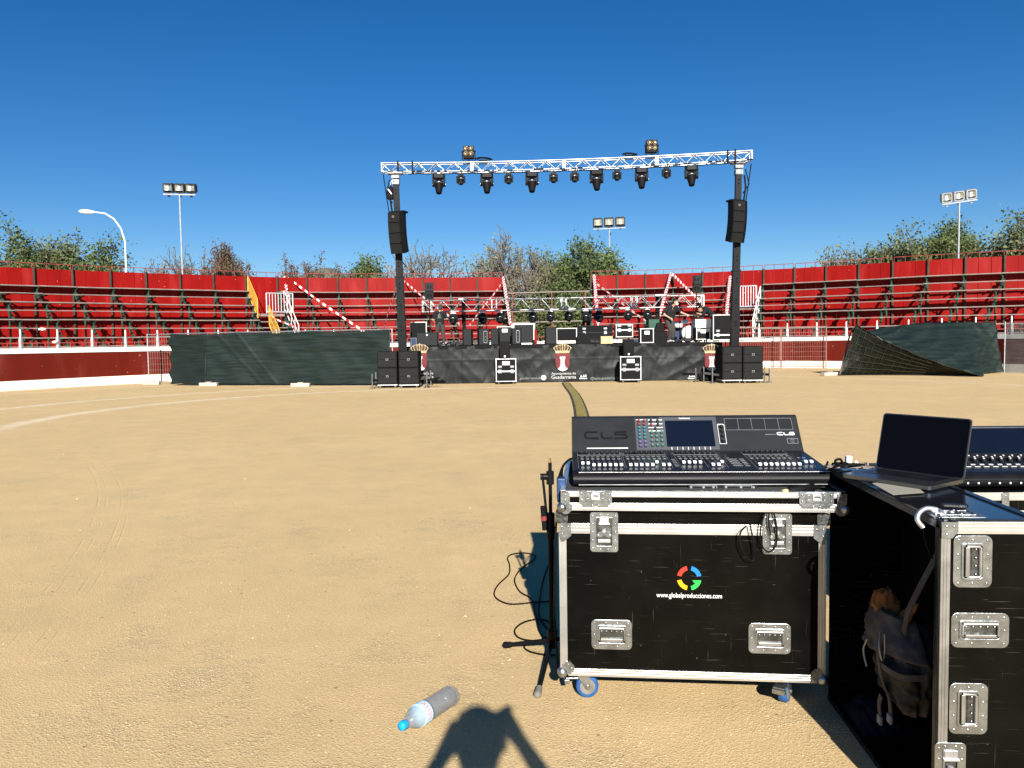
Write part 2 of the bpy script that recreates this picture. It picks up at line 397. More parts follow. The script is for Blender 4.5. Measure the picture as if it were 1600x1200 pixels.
M_['blackgloss'] = mat('black_moulded_plastic', (.007, .007, .008), .42, var=.2, scale=12, spec=.12)
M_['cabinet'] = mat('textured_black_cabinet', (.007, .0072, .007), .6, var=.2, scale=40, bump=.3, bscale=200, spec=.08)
M_['greycab'] = mat('matt_grey_cabinet', (.021, .022, .023), .6, spec=.08, var=.15, scale=20, bump=.15, bscale=120)  # plain dark grey cabinet colour with slight random tone
M_['grille'] = mat('perforated_grille', (.013, .0132, .013), .6, 0, spec=.08, var=.2, scale=30)
M_['rubber'] = mat('dull_rubber', (.03, .03, .03), .8, var=.2)
M_['greyrubber'] = mat('dusty_grey_rubber', (.17, .155, .13), .85, var=.2, scale=30)
M_['blue'] = mat('blue_tyre_rubber', (.02, .085, .24), .55, var=.15, scale=20)
M_['bluebox'] = mat('blue_plastic', (.022, .055, .14), .45, var=.2, scale=30)
M_['console'] = mat('console_grey_metal', (.0135, .015, .0165), .45, var=.1, scale=8, bump=.03, bscale=300)
M_['consoledark'] = mat('console_black_surface', (.010, .011, .014), .25, var=.2, scale=10)
M_['consolelight'] = mat('console_mid_grey', (.055, .06, .067), .45, var=.08)
M_['screen'] = mat('screen_glass', (.004, .006, .012), .06, var=.1, spec=.6)
M_['screenoff'] = mat('dark_laptop_glass', (.002, .002, .003), .08, var=.1, spec=.1)
M_['knob'] = mat('black_knob', (.02, .02, .022), .4, var=.1)
M_['knobred'] = mat('red_knob', (.22, .035, .045), .45, var=.1)
M_['knobblue'] = mat('teal_knob', (.04, .16, .20), .45, var=.1)
M_['knobgreen'] = mat('green_grey_knob', (.07, .17, .13), .45, var=.1)
M_['knobviolet'] = mat('violet_knob', (.11, .10, .22), .45, var=.1)
M_['fader'] = mat('white_fader_cap', (.62, .62, .60), .35, var=.05)
M_['letter'] = mat('white_print', (.80, .80, .78), .5, var=.04)
M_['greyprint'] = mat('faded_grey_print', (.20, .21, .21), .6, var=.2, scale=20)
M_['gold'] = mat('printed_gold', (.42, .34, .20), .6, var=.3, scale=9)
M_['crestred'] = mat('printed_crest_red', (.13, .018, .022), .6, var=.25, scale=6)
M_['logored'] = mat('print_red', (.60, .035, .02), .5, var=.05)
M_['logoblue'] = mat('print_blue', (.01, .17, .58), .5, var=.05)
M_['logoyellow'] = mat('print_yellow', (.80, .36, .01), .5, var=.05)
M_['logogreen'] = mat('print_green', (.03, .42, .07), .5, var=.05)
M_['olive'] = mat('olive_cable_mat', (.25, .20, .055), .75, var=.2, scale=6, bump=.2)
M_['oliveedge'] = mat('dark_mat_edge', (.06, .055, .045), .8, var=.2)
M_['cream'] = mat('cream_cardboard', (.62, .50, .22), .8, var=.08)
M_['paper'] = mat('buff_paper', (.27, .255, .20), .8, var=.06)
M_['greencase'] = mat('dark_green_case', (.025, .075, .05), .55, var=.15)
M_['navy'] = mat('navy_case', (.02, .035, .08), .5, var=.15)
M_['offwhite'] = mat('offwhite_case', (.68, .66, .57), .5, var=.08)
M_['yellow'] = mat('yellow_barrier_paint', (.66, .34, .05), .55, var=.2)
M_['concrete'] = mat('cast_concrete', (.42, .37, .30), .9, var=.15, scale=9, bump=.4, bscale=30)
M_['tape'] = stripe_mat('red_white_tape', (.62, .03, .03), (.80, .78, .75), .62)
M_['tapewrap'] = stripe_mat('wrapped_tape', (.62, .03, .03), (.80, .78, .75), .30, 0, 1.6)
M_['lens'] = mat('lamp_lens', (.11, .075, .035), .2, .3, var=.2, scale=20)
M_['lensglass'] = mat('dark_lens_glass', (.02, .024, .03), .08, var=.1, spec=.8)
M_['lampwhite'] = mat('white_lamp_shell', (.75, .76, .76), .45, var=.04)
M_['floodbody'] = mat('floodlight_body', (.03, .032, .035), .5, var=.2)
M_['floodgrey'] = mat('floodlight_grey_body', (.33, .34, .35), .5, .3, var=.1)
M_['reflector'] = mat('floodlight_reflector', (.72, .69, .60), .25, .85, var=.25, scale=5)
M_['bark'] = mat('bark', (.085, .066, .05), .9, var=.3, scale=4)
M_['barkgrey'] = mat('pale_bark', (.17, .14, .115), .9, var=.3, scale=4)
M_['leafgreen'] = leaf_mat('dark_green_leaves', (.045, .07, .024), (.085, .12, .038), (.15, .18, .06))
M_['leafolive'] = leaf_mat('olive_leaves', (.065, .08, .03), (.115, .13, .05), (.18, .19, .08))
M_['leafpale'] = leaf_mat('pale_turning_leaves', (.11, .12, .055), (.18, .18, .085), (.26, .235, .12))
M_['leafrust'] = leaf_mat('rusty_leaves', (.08, .042, .025), (.13, .07, .038), (.15, .11, .05))
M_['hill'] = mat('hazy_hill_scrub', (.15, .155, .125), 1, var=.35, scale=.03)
M_['skin'] = mat('skin', (.45, .26, .18), .55, var=.08, scale=12)
M_['blackcloth'] = mat('black_cotton', (.012, .012, .013), .9, var=.2, scale=20, bump=.2, bscale=14)
M_['greycloth'] = mat('charcoal_cotton', (.045, .043, .042), .9, var=.2, scale=20, bump=.2, bscale=14)
M_['bluecloth'] = mat('denim', (.006, .008, .014), .9, var=.2, scale=20, bump=.2, bscale=14)
M_['hair'] = mat('dark_hair', (.014, .010, .008), .6, var=.3, scale=30)
M_['shoe'] = mat('pale_trainer', (.40, .38, .35), .6, var=.2)
M_['packgrey'] = mat('backpack_grey_nylon', (.085, .073, .062), .75, var=.2, scale=14, bump=.3, bscale=26)
M_['packdark'] = mat('backpack_dark_nylon', (.042, .036, .03), .8, var=.2, scale=14, bump=.3, bscale=26)
M_['orange'] = mat('orange_nylon', (.48, .17, .035), .7, var=.15, scale=20, bump=.3, bscale=30)
M_['bottle'] = glass_mat('clear_dusty_plastic', (.28, .30, .33), .12, .28)
M_['cap'] = mat('blue_bottle_cap', (.01, .30, .72), .4, var=.06)
M_['label'] = mat('pale_blue_label', (.42, .62, .78), .5, var=.1, scale=18)
M_['laptop'] = mat('space_grey_aluminium', (.14, .145, .15), .32, .9, var=.05)
M_['carpet'] = mat('tray_grey_lining', (.055, .055, .052), .8, var=.15, scale=20)
M_['darksteel'] = mat('dull_dark_steel', (.11, .11, .11), .5, .6, var=.2)
M_['edgedark'] = mat('dark_edge_steel', (.05, .053, .058), .28, .9, var=.2, scale=10)
M_['worn'] = mat('worn_trim_steel', (.33, .32, .30), .45, .9, var=.15, scale=14)
M_['crownbrown'] = mat('printed_brown', (.06, .032, .015), .6, var=.3, scale=9)
M_['sheath'] = mat('dull_orange_lining', (.27, .10, .025), .8, var=.3, scale=14, bump=.5, bscale=22)
M_['polegrey'] = mat('grey_lamp_post', (.30, .325, .35), .5, var=.1)
M_['printwhite'] = mat('muted_white_print', (.46, .46, .45), .6, var=.12, scale=12)
M_['netover'] = net_mat('doubled_green_net', (.006, .010, .009), (.010, .017, .0155), 1.0, 14, .15, .6)
M_['pinkwire'] = mat('weathered_mesh_wire', (.26, .15, .12), .6, .1, var=.15)
M_['drum'] = mat('pearl_drum_shell', (.62, .60, .56), .35, var=.06)
M_['brass'] = mat('cymbal_brass', (.60, .45, .18), .3, .9, var=.1)

# ------------------------------------------------------------------ the setting: ground, hills
m = MB()
ys = [-30, -6, 0, 6, 12, 25, 60, 150, 600, 3500]; xs = [-3500, -600, -120, -40, -10, 0, 10, 40, 120, 600, 3500]
vs = [(x, y, 0) for y in ys for x in xs]; nx = len(xs)
m.add(vs, [(j*nx+i, j*nx+i+1, (j+1)*nx+i+1, (j+1)*nx+i) for j in range(len(ys)-1) for i in range(nx-1)])
tag(m.build('ground', M_['sand']), kind='structure')
def hillf(u, v):
    x = -950 + 1500*u; y = 1400 + 700*v
    prof = 58*math.exp(-((x+400)/75)**2) + 100*math.exp(-((x+420)/130)**2) + 130*math.exp(-((x+600)/110)**2) + 40*math.exp(-((x+100)/260)**2)
    return (x, y, prof*math.exp(-((v-.45)/.3)**2) + 6*noise.noise(V((x*.02, y*.02, 3))))
tag(MB().grid(hillf, 220, 30).build('hill', M_['hill']), kind='structure')
# loose grit lying on the sand near the viewer
m = MB()
for i in range(2600):
    y = 2.2 + 9*random.random()**1.7; x = (random.random()-.56)*1.5*y
    if noise.noise(V((x*.9, y*.9, 5))) < -.05 and random.random() < .75: continue
    r = random.choice((.0022, .003, .004, .0055)) * (1 + (random.random() < .03)*1.3)
    a = random.random()*6
    vsx = [V((r*cos(a+k*2.1)*random.uniform(.7, 1.3), r*sin(a+k*2.1), 0)) + V((x, y, 0)) for k in range(3)]
    tp = V((x, y, r*random.uniform(.5, 1.0)))
    m.add(vsx + [tp], [(0, 1, 3), (1, 2, 3), (2, 0, 3)])
tag(m.build('grit', mat('loose_grit', (.46, .35, .21), .9, var=.35, scale=60)), kind='stuff')

# ------------------------------------------------------------------ bullring: stands and barrier
ZBP = [(-300, 31.5), (0, 36.4), (300, 41.8), (500, 45.4), (780, 46.4), (930, 46.6), (1100, 45.4), (1300, 42.5), (1450, 39.7), (1600, 38.2), (1900, 35)]
ZAP = [(-300, 22.5), (0, 26.9), (250, 32.2), (500, 36.3), (800, 39.2), (1231, 38.0), (1420, 33.4), (1572, 29.4), (1900, 23.5)]
def Bp(x): return XY(x, smoothcurve(ZBP, x))
def Ap(x): return XY(x, smoothcurve(ZAP, x))
CEN = V((2, 17, 0)); TOP = 5.36
def off(x, s, z):
    b = Bp(x); n = (CEN - b).normalized(); p = b + n*s; p.z = z; return p
SEAT = [(4.52 - .845*i, .60 + 1.10*i) for i in range(4)]
def boards(posts, z, s0, s1, th):
    m = MB()
    for a, b in zip(posts, posts[1:]):
        p = [off(a, s0, z), off(b, s0, z), off(b, s1, z), off(a, s1, z)]
        g = (p[1]-p[0]).normalized()*.012
        p = [p[0]+g, p[1]-g, p[2]-g, p[3]+g]
        dz = random.uniform(-.012, .012)
        vs = [q + V((0, 0, dz)) for q in p] + [q + V((0, 0, dz-th)) for q in p]
        m.add(vs, [(3, 2, 1, 0), (4, 5, 6, 7), (0, 1, 5, 4), (1, 2, 6, 5), (2, 3, 7, 6), (3, 0, 4, 7)])
    return m
def back_panel(a, b, parent, world=True):
    m = MB()
    pa, pb = off(a, .0, 0), off(b, .0, 0)
    d = pb - pa; n = V((-d.y, d.x, 0)).normalized()
    if n.dot(CEN - pa) < 0: n = -n
    for k in range(3):
        q0 = pa + d*(k/3 + .004); q1 = pa + d*((k+1)/3 - .004)
        t = random.uniform(-.012, .012)
        vs = []
        for w in (0, .02):
            for (q, tt) in ((q0, t), (q1, -t)):
                for z in (.25, TOP): vs.append(q + n*(w+tt) + V((0, 0, z)))
        m.add(vs, [(4, 6, 7, 5), (0, 1, 3, 2), (0, 4, 5, 1), (2, 3, 7, 6), (1, 5, 7, 3), (0, 2, 6, 4)])
        m.bar(q1 + n*.03 + V((0, 0, .25)), q1 + n*.03 + V((0, 0, TOP)), .02)
    return m.build('back_panel', M_['red'], parent, world=True)
def rail_top(a, b, m):
    pa, pb = off(a, .0, TOP), off(b, .0, TOP)
    g = (pb-pa).normalized()*.05
    m.bar(pa+g+V((0, 0, .26)), pb-g+V((0, 0, .26)), .032)
    for k in range(4):
        q = (pa+g).lerp(pb-g, k/3); m.bar(q, q+V((0, 0, .26)), .024)
def frame(x, m):
    m.bar(off(x, .15, 4.25), off(x, 4.3, .95), .07, .12)
    for i, (z, s) in enumerate(SEAT):
        m.bar(off(x, s-.2, z-.04), off(x, s-.2, z-.62), .07)
        m.bar(off(x, s-.2, z-.46), off(x, s+.55, z-.48), .06)
        m.bar(off(x, s+.02, z-.06), off(x, s-.32, z-.36), .05)
        m.box(tuple(off(x, s-.05, z-.42)), (.16, .16, .13))
    m.bar(off(x, 1.5, 3.0), off(x, 1.5, 0), .07); m.bar(off(x, 3.0, 1.9), off(x, 3.0, 0), .07); m.bar(off(x, 4.2, 1.0), off(x, 4.2, 0), .07)
    m.bar(off(x, 1.5, .2), off(x, 3.0, 1.7), .04)
def grandstand(posts, label):
    mid = off(posts[len(posts)//2], 2.2, 0)
    g = thing('grandstand', label, 'grandstand', tuple(mid), 0, 'red grandstand sections round the ring')
    for a, b in zip(posts, posts[1:]): back_panel(a, b, g)
    for x in posts:
        MB().bar(off(x, .1, 0), off(x, .1, TOP+.05), .10, .10).build('back_post', M_['brownpost'], g, world=True)
        f = MB(); frame(x, f); f.build('raker_frame', M_['greensteel'], g, world=True)
    for z, s in SEAT:
        boards(posts, z, min(s-.54, s-.64+(.06 if s < 1 else 0)), s, .05).build('seat_board', M_['wood'], g, world=True)
        boards(posts, z-.41, s+.36, s+.50, .04).build('foot_board', M_['wood'], g, world=True)
    r = MB()
    for a, b in zip(posts, posts[1:]): rail_top(a, b, r)
    r.build('top_rail', M_['redsteel'], g, world=True)
    return g
PA = [-197, -131, -66, -3, 58, 118, 177, 232, 285, 337, 387]
PB = [436, 482, 530, 575, 620, 663, 705, 747, 788]
PC = [924, 965, 1009, 1052, 1098, 1146]
PD = [1193, 1241, 1290, 1341, 1394, 1449, 1507, 1568, 1632, 1698, 1766]
grandstand(PA, 'red backed grandstand of plank rows curving out of frame, next to the yellow stair rails')
grandstand(PB, 'red backed grandstand section behind the left loudspeaker tower, up to the open gap')
grandstand(PC, 'red backed grandstand section between the open gap and the right loudspeaker tower')
grandstand(PD, 'red backed grandstand curving away to the right behind the collapsed netting fence')

def stair_bay(a, b, label):
    g = thing('stair_bay', label, 'staircase', tuple(off((a+b)/2, 2.2, 0)))
    back_panel(a, b, g)
    r = MB(); rail_top(a, b, r); r.build('top_rail', M_['redsteel'], g, world=True)
    s = MB()
    for k in range(9):
        z = 3.1 - .33*k; sa = 1.9 + .33*k
        p = [off(a+4, sa, z), off(b-4, sa, z), off(b-4, sa+.3, z), off(a+4, sa+.3, z)]
        s.add(p + [q - V((0, 0, .05)) for q in p], [(3, 2, 1, 0), (4, 5, 6, 7), (0, 1, 5, 4), (1, 2, 6, 5), (2, 3, 7, 6), (3, 0, 4, 7)])
    s.build('stair_treads', M_['wood'], g, world=True)
    p = [off(a+2, .3, 3.2), off(b-2, .3, 3.2), off(b-2, 1.9, 3.2), off(a+2, 1.9, 3.2)]
    MB().add(p + [q - V((0, 0, .12)) for q in p], [(3, 2, 1, 0), (4, 5, 6, 7), (0, 1, 5, 4), (1, 2, 6, 5), (2, 3, 7, 6), (3, 0, 4, 7)]).build('landing', M_['wood'], g, world=True)
    for x in (a+3, b-3):
        f = MB(); f.bar(off(x, 1.8, 3.1), off(x, 4.6, .4), .08, .14)
        for s_ in (.5, 1.7): f.bar(off(x, s_, 0), off(x, s_, 3.1), .08)
        f.build('stringer', M_['greensteel'], g, world=True)
stair_bay(387, 436, 'stair bay cut into the stand beside the yellow railings')
stair_bay(1146, 1193, 'stair bay cut into the stand just right of the right tower')

def crowd_barrier(a, b, s, z0, z1, label, M):
    g = thing('crowd_barrier', label, 'barrier', tuple(off((a+b)/2, s, z0)), 0, 'grey barriers closing the stair bays')
    f = MB(); p, q = off(a, s, 0), off(b, s, 0); e = lambda k, z: p.lerp(q, k) + V((0, 0, z))
    f.bar(e(0, z0), e(0, z1), .06); f.bar(e(1, z0), e(1, z1), .06); f.bar(e(0, z1), e(1, z1), .06); f.bar(e(0, z0+.08), e(1, z0+.08), .06)
    f.build('frame', M, g, world=True)
    v = MB()
    for k in range(1, 9): v.bar(e(k/9, z0+.08), e(k/9, z1), .032)
    v.build('bars', M, g, world=True)
crowd_barrier(405, 447, 2.0, 3.22, 4.32, 'grey barred barrier across the stair bay beside the yellow railings', M_['galv'])
crowd_barrier(1150, 1188, 2.0, 3.15, 4.35, 'pinkish grey barred barrier just right of the right tower mast', M_['galv'])
def stair_rail(x, sA, zA, sB, zB, hh, M, label, nbar=10):
    g = thing('stair_railing', label, 'railing', tuple(off(x, sB, zB)))
    f = MB(); a0, b0 = off(x, sA, zA), off(x, sB, zB); u = V((0, 0, hh))
    for p, q in ((a0, b0), (a0+u, b0+u), (a0, a0+u), (b0, b0+u)): f.bar(p, q, .04)
    f.build('frame', M, g, world=True)
    v = MB()
    for k in range(1, nbar): v.bar(a0.lerp(b0, k/nbar), a0.lerp(b0, k/nbar)+u, .02)
    v.bar(a0+u*.5, b0+u*.5, .02); v.build('bars', M, g, world=True)
stair_rail(388, .35, 4.35, 2.3, 2.95, 1.0, M_['yellow'], 'upper yellow stair railing leaning down from the top of the stand')
stair_rail(403, 2.7, 2.55, 4.7, 1.20, 1.05, M_['yellow'], 'lower yellow stair railing ending at the netting fence', 8)
stair_rail(438, 1.3, 3.55, 4.4, 1.55, .95, M_['white'], 'white stair railing on the right of the yellow railings', 4)
stair_rail(1192, 1.2, 3.4, 4.4, 1.5, .95, M_['white'], 'white stair railing right of the right tower', 4)
# rails closing the gap behind the stage
g = thing('gap_railing', 'pale horizontal rails across the open gap behind the stage', 'railing', tuple(off(856, 3, 0)))
r = MB()
for z in (4.35, 3.25, 2.6):
    r.bar(off(790, .8, z), off(922, .8, z+.06), .05)
r.build('rails', M_['wire'], g, world=True)
for x in (800, 862, 915): MB().bar(off(x, .85, 0), off(x, .85, 4.4), .06).build('upright', M_['redsteel'], g, world=True)

# inner red fence of the passage, and the barrier round the sand
g = thing('passage_fence', 'low red tubular fence between the plank stands and the barrier wall', 'fence', tuple(off(60, 5.0, 0)))
r = MB(); px = list(range(-200, 1790, 22))
for i, x in enumerate(px):
    p = off(x, 5.0, 0); r.bar(p, p + V((0, 0, 1.72)), .045)
    if i:
        q = off(px[i-1], 5.0, 0)
        for z in (1.25, 1.48, 1.72): r.bar(q+V((0, 0, z)), p+V((0, 0, z)), .045)
r.build('rails', M_['redsteel'], g, world=True)
bw = thing('barrier_wall', 'oxblood barrier wall with white cap and white base around the sand', 'wall', tuple(Ap(60)))
def strip(z0, z1, t0, t1):
    m = MB(); P = []
    for x in range(-300, 1881, 20):
        a = Ap(x); n = (CEN - a).normalized()
        P.append((a + n*t1, a - n*t0))
    vs = []
    for f, b in P: vs += [f+V((0, 0, z0)), f+V((0, 0, z1)), b+V((0, 0, z1)), b+V((0, 0, z0))]
    fs = []
    for i in range(len(P)-1):
        o, q = 4*i, 4*i+4
        fs += [(o, q, q+1, o+1), (o+1, q+1, q+2, o+2), (o+2, q+2, q+3, o+3), (o+3, q+3, q, o)]
    return m.add(vs, fs)
strip(.30, 1.33, .1, .0).build('wall_panel', M_['barrier'], bw, world=True)
strip(0, .34, .13, .03).build('white_base', M_['whitewash'], bw, world=True)
strip(1.31, 1.50, .13, .03).build('white_cap', M_['white'], bw, world=True)
for x in [-20, 33, 91, 145, 197, 247, 295, 342, 388, 433, 478, 522, 565, 1186, 1230, 1276, 1322, 1370, 1419, 1471, 1524, 1580, 1636]:
    p = Ap(x); MB().bar(p+V((0, 0, 1.5)), p+V((0, 0, 2.18)), .045).build('post', M_['white'], bw, world=True)
    MB().bar(p+V((0, 0, 1.502)), p+V((0, 0, 1.90)), .10).build('post_sleeve', M_['galv'], bw, world=True)
# litter caught in the stand
def crumple(c, r, label, M):
    m = MB()
    def f(u, v):
        p = V((cos(2*pi*u)*sin(pi*v), sin(2*pi*u)*sin(pi*v), cos(pi*v))); k = r*(1+.5*noise.noise(p*2.2+V(c)))
        return V(c) + V((p.x*k*1.6, p.y*k, p.z*k*.7))
    tag(m.grid(f, 12, 8, False).build('plastic_bag', M), label, 'litter', 'pale litter in the left stand')
crumple(off(21, 3.4, 2.35), .10, 'crumpled white bag under a plank row at the far left of the stand', M_['offwhite'])
crumple(Ap(90)+V((0, -.15, 1.72)), .06, 'scrap of white plastic tied to a barrier post', M_['offwhite'])

# ------------------------------------------------------------------ striped tapes
def tape(p0, p1, w, label, wrap=False):
    w = w*.82
    p0, p1 = V(p0), V(p1); d = p1-p0; L = d.length; ex = d.normalized()
    ez = (V((0, 0, 1)) - ex*ex.z); ez = ez.normalized() if ez.length > .05 else V((0, -1, 0)); ey = ez.cross(ex)
    m = MB()
    if wrap:
        m.tube([(L*k/10, .02*noise.noise(V((k*.9, L, 0))), .02*noise.noise(V((0, k*.9, L)))) for k in range(11)], [w*random.uniform(.8, 1.15) for k in range(11)], 6, False)
    else:
        def f(u, v): return (L*u, .004+.03*sin(7*u+L), (v-.5)*w*(1-.25*abs(sin(9*u+L))) - .10*4*u*(1-u)*.3)
        m.grid(f, 24, 1); m.grid(lambda u, v: tuple(V(f(u, 1-v)) + V((0, .008, 0))), 24, 1)
    o = m.build('barrier_tape', M_['tapewrap' if wrap else 'tape'])
    R3 = Matrix((ex, ey, ez)).transposed().to_4x4(); o.matrix_world = Matrix.Translation(p0) @ R3
    return tag(o, label, 'tape', 'red and white tapes strung on the stands')
tape(at(444, 433, 45), at(451, 468, 43.5), .09, 'red and white tape wrapped round the post right of the yellow railings', True)
tape(at(437, 432, 45), at(447, 486, 43), .10, 'thin red and white tape strip hanging beside the wrapped post at the stair bay')
tape(at(449, 434, 45), at(572, 521, 40.5), .17, 'long red and white tape slanting down across the stand left of the left tower')
tape(at(622, 434, 46), at(598, 520, 40.5), .19, 'steep red and white tape just left of the left tower mast')
tape(at(629, 438, 46), at(722, 510, 39.5), .17, 'red and white tape slanting down behind the person seen from behind')
tape(at(786, 434, 46), at(798, 508, 41.5), .11, 'red and white wrapped tape on the left edge of the open gap', True)
tape(at(786, 439, 46), at(733, 508, 40.5), .13, 'red and white tape slanting left from the left edge of the open gap')
tape(at(928, 431, 46.4), at(935, 507, 41.8), .12, 'red and white wrapped tape on the right edge of the open gap', True)
tape(at(933, 444, 46), at(1010, 502, 41), .15, 'red and white tape slanting right from the right edge of the open gap')
tape(at(1048, 428, 45.4), at(1029, 498, 41), .10, 'red and white wrapped tape dropping behind the masked person', True)
tape(at(1050, 428, 45.3), at(1094, 472, 43), .10, 'short red and white wrapped tape ending behind the right small loudspeakers', True)
tape(at(1141, 430, 45), at(1135, 490, 41), .11, 'red and white wrapped tape hugging the right tower mast', True)
tape(at(422, 493, 42), at(458, 510, 41), .10, 'white tape slanting across the foot of the stair bay')

# ------------------------------------------------------------------ fences with netting
def wire_grid(m, P, nu, nv, w):
    for i in range(nu+1):
        for j in range(nv): m.bar(P(i/nu, j/nv), P(i/nu, (j+1)/nv), w)
    for j in range(nv+1):
        for i in range(nu): m.bar(P(i/nu, j/nv), P((i+1)/nu, j/nv), w)
def fence_panel(a, b, h, parent, nu=24, nv=8, mw='wire', mf_='galv'):
    a, b = V(a), V(b)
    f = MB()
    for p in (a, b): f.cyl(p, p+V((0, 0, h)), .024, n=6)
    f.cyl(a+V((0, 0, h-.02)), b+V((0, 0, h-.02)), .018, n=6); f.cyl(a+V((0, 0, .1)), b+V((0, 0, .1)), .018, n=6)
    f.build('frame', M_[mf_], parent, world=True)
    w = MB(); wire_grid(w, lambda u, v: a.lerp(b, u)+V((0, 0, .1+(h-.14)*v)), nu, nv, .0075); w.build('wire_mesh', M_[mw], parent, world=True)
def foot(p, label, rz=0):
    m = MB().b2(-.33, .33, -.11, .11, 0, .13); m.b2(-.1, .1, -.08, .08, .13, .16)
    o = m.build('fence_foot', M_['concrete'], bevel=.02); o.location = (p[0], p[1], 0); o.rotation_euler = (0, 0, rad(rz))
    tag(o, label, 'concrete foot', 'concrete feet under the fence panels')
E0 = gnd(270, 602); E1 = gnd(612, 602); dE = (E1-E0).normalized()
Q = [gnd(232, 600), E0.lerp(E1, .175), E0.lerp(E1, .59), E1+dE*.05]
nf = thing('netting_fence', 'long wire fence covered in dark green shade netting left of the stage', 'fence', tuple(E0))
for a, b in zip(Q, Q[1:]): fence_panel(a+V((0, .06, 0)), b+V((0, .06, 0)), 2.0, nf)
LE = (E1-E0).length
def netf(u, v):
    p = E0 + dE*(LE*u); z = .05 + 1.92*v
    sag = .05*sin(pi*((u*3) % 1))*v**6
    k = noise.noise(V((u*5 - v*1.1, v*1.3, 1.7)))*.07 + noise.noise(V((u*13 + v*2.4, v*2, 4)))*.05 + noise.noise(V((u*5, v*11, 9)))*.028
    fold = .035*math.exp(-((v - (1.02-1.9*((u-.22)/.4)))/.05)**2)*(u > .2)*(u < .62) + .03*math.exp(-((v - (1.1-2.2*((u-.3)/.4)))/.04)**2)*(u > .28)*(u < .6)
    edge = .05*sin(21*v)*math.exp(-u*30)
    return (p.x+edge, p.y - .10 - (k + fold + .09*(1-v)**3), z - sag + (.05*noise.noise(V((u*9, 0, 0))) if v < .02 else 0))
MB().grid(netf, 170, 40).build('shade_netting', M_['net'], nf, world=True, solid=.004)
MB().grid(lambda u, v: tuple(V(netf(u*.172, v)) + V((0, -.02, 0))), 40, 40).build('doubled_netting', M_['netover'], nf, world=True, solid=.003)
foot(gnd(237, 601), 'concrete foot of the bare mesh panel left of the netting fence')
foot(gnd(328, 603)+V((0, -.1, 0)), 'concrete foot under the left part of the netting fence')
foot(gnd(471, 604)+V((0, -.1, 0)), 'concrete foot under the middle of the netting fence')
# mesh panels against the barrier on the right
mf = thing('mesh_fence', 'bare wire mesh fence in front of the barrier wall right of the stage', 'fence', tuple(XY(1220, 37)))
fence_panel(XY(1148, 37.0), XY(1219, 36.9), 2.0, mf, 20, 8, 'pinkwire', 'pinkwire'); fence_panel(XY(1221, 36.9), XY(1291, 36.3), 2.0, mf, 20, 8, 'pinkwire', 'pinkwire')
# collapsed netting fence
cf = thing('collapsed_fence', 'collapsed fence wrapped in dark green netting bulging towards the sand', 'fence', tuple(gnd(1400, 590)))
c0 = gnd(1311, 587); c1 = gnd(1567, 583); cm = gnd(1479, 592)
def fold_z(s): return max(.03, 1.92*(1 - (s/.66))**1.25) if s < .66 else .03
def coll(u, v):
    base = c0.lerp(c1, u); topz = 1.62 + .34*min(1, u/.5); 
    lean = V((.62*(1-u)**2, .3, 0))
    top = base + lean + V((0, .2, topz))
    fz = fold_z(u); bul = 2.6*min(1, u/.6)*(1-max(0, (u-.66)/.34))**2 if u > 0 else 0
    fold = V((base.x + .62*(1-u)**2*(fz/1.9), base.y - bul*.9, fz))
    wr = .07*(1-abs(noise.noise(V((u*7-v*3.5, v*1.5, 12))))*2)**3 + .05*noise.noise(V((u*9-v*3, v*4, 2))) + .03*noise.noise(V((u*25+v*8, v*9, 6))) + .045*noise.noise(V((u*14 - v*9, 1, 3)))
    if v < .35:
        t = v/.35; bt = base + V((0, -bul*.62*min(1, (u/.66)), .02)); p = bt.lerp(fold, t)
    else:
        t = (v-.35)/.65; p = fold.lerp(top, t) + V((0, -.45*bul*t*(1-t)*.6, -.25*t*(1-t)*bul*.4))
    return p + V((0, -wr, wr*.3))
MB().grid(lambda u, v: coll(u, .35+.65*v), 110, 46).build('shade_netting', M_['net'], cf, world=True, solid=.004)
MB().grid(lambda u, v: coll(u*.70, .35*v) + V((0, .03, 0)), 60, 14).build('folded_netting', M_['netdark'], cf, world=True, solid=.004)
w = MB(); wire_grid(w, lambda u, v: coll(u*.56, .35*v) + V((0, -.03, 0)), 17, 6, .011); w.build('bent_mesh', mat('dimmed_wire', (.032, .028, .018), .6, .1), cf, world=True)  # wire colour dimmed to go with the painted shade of the fold
MB().cyl(coll(0, 0), coll(0, 1), .03, n=6).build('end_post', M_['wire'], cf, world=True)
foot(gnd(1296, 587), 'concrete foot beside the lower left corner of the collapsed fence', 20)
sf = thing('sheer_fence', 'see-through grey netting fence at the right edge behind the collapsed fence', 'fence', tuple(gnd(1590, 583)))
s0, s1 = gnd(1569, 583), gnd(1900, 592)
MB().cyl(s0, s0+V((0, 0, 1.95)), .025, n=6).build('post', M_['galv'], sf, world=True)
MB().grid(lambda u, v: s0.lerp(s1, u) + V((0, .03*noise.noise(V((u*20, v*3, 0))), .03+1.92*v)), 60, 10).build('shade_netting', M_['netsheer'], sf, world=True)

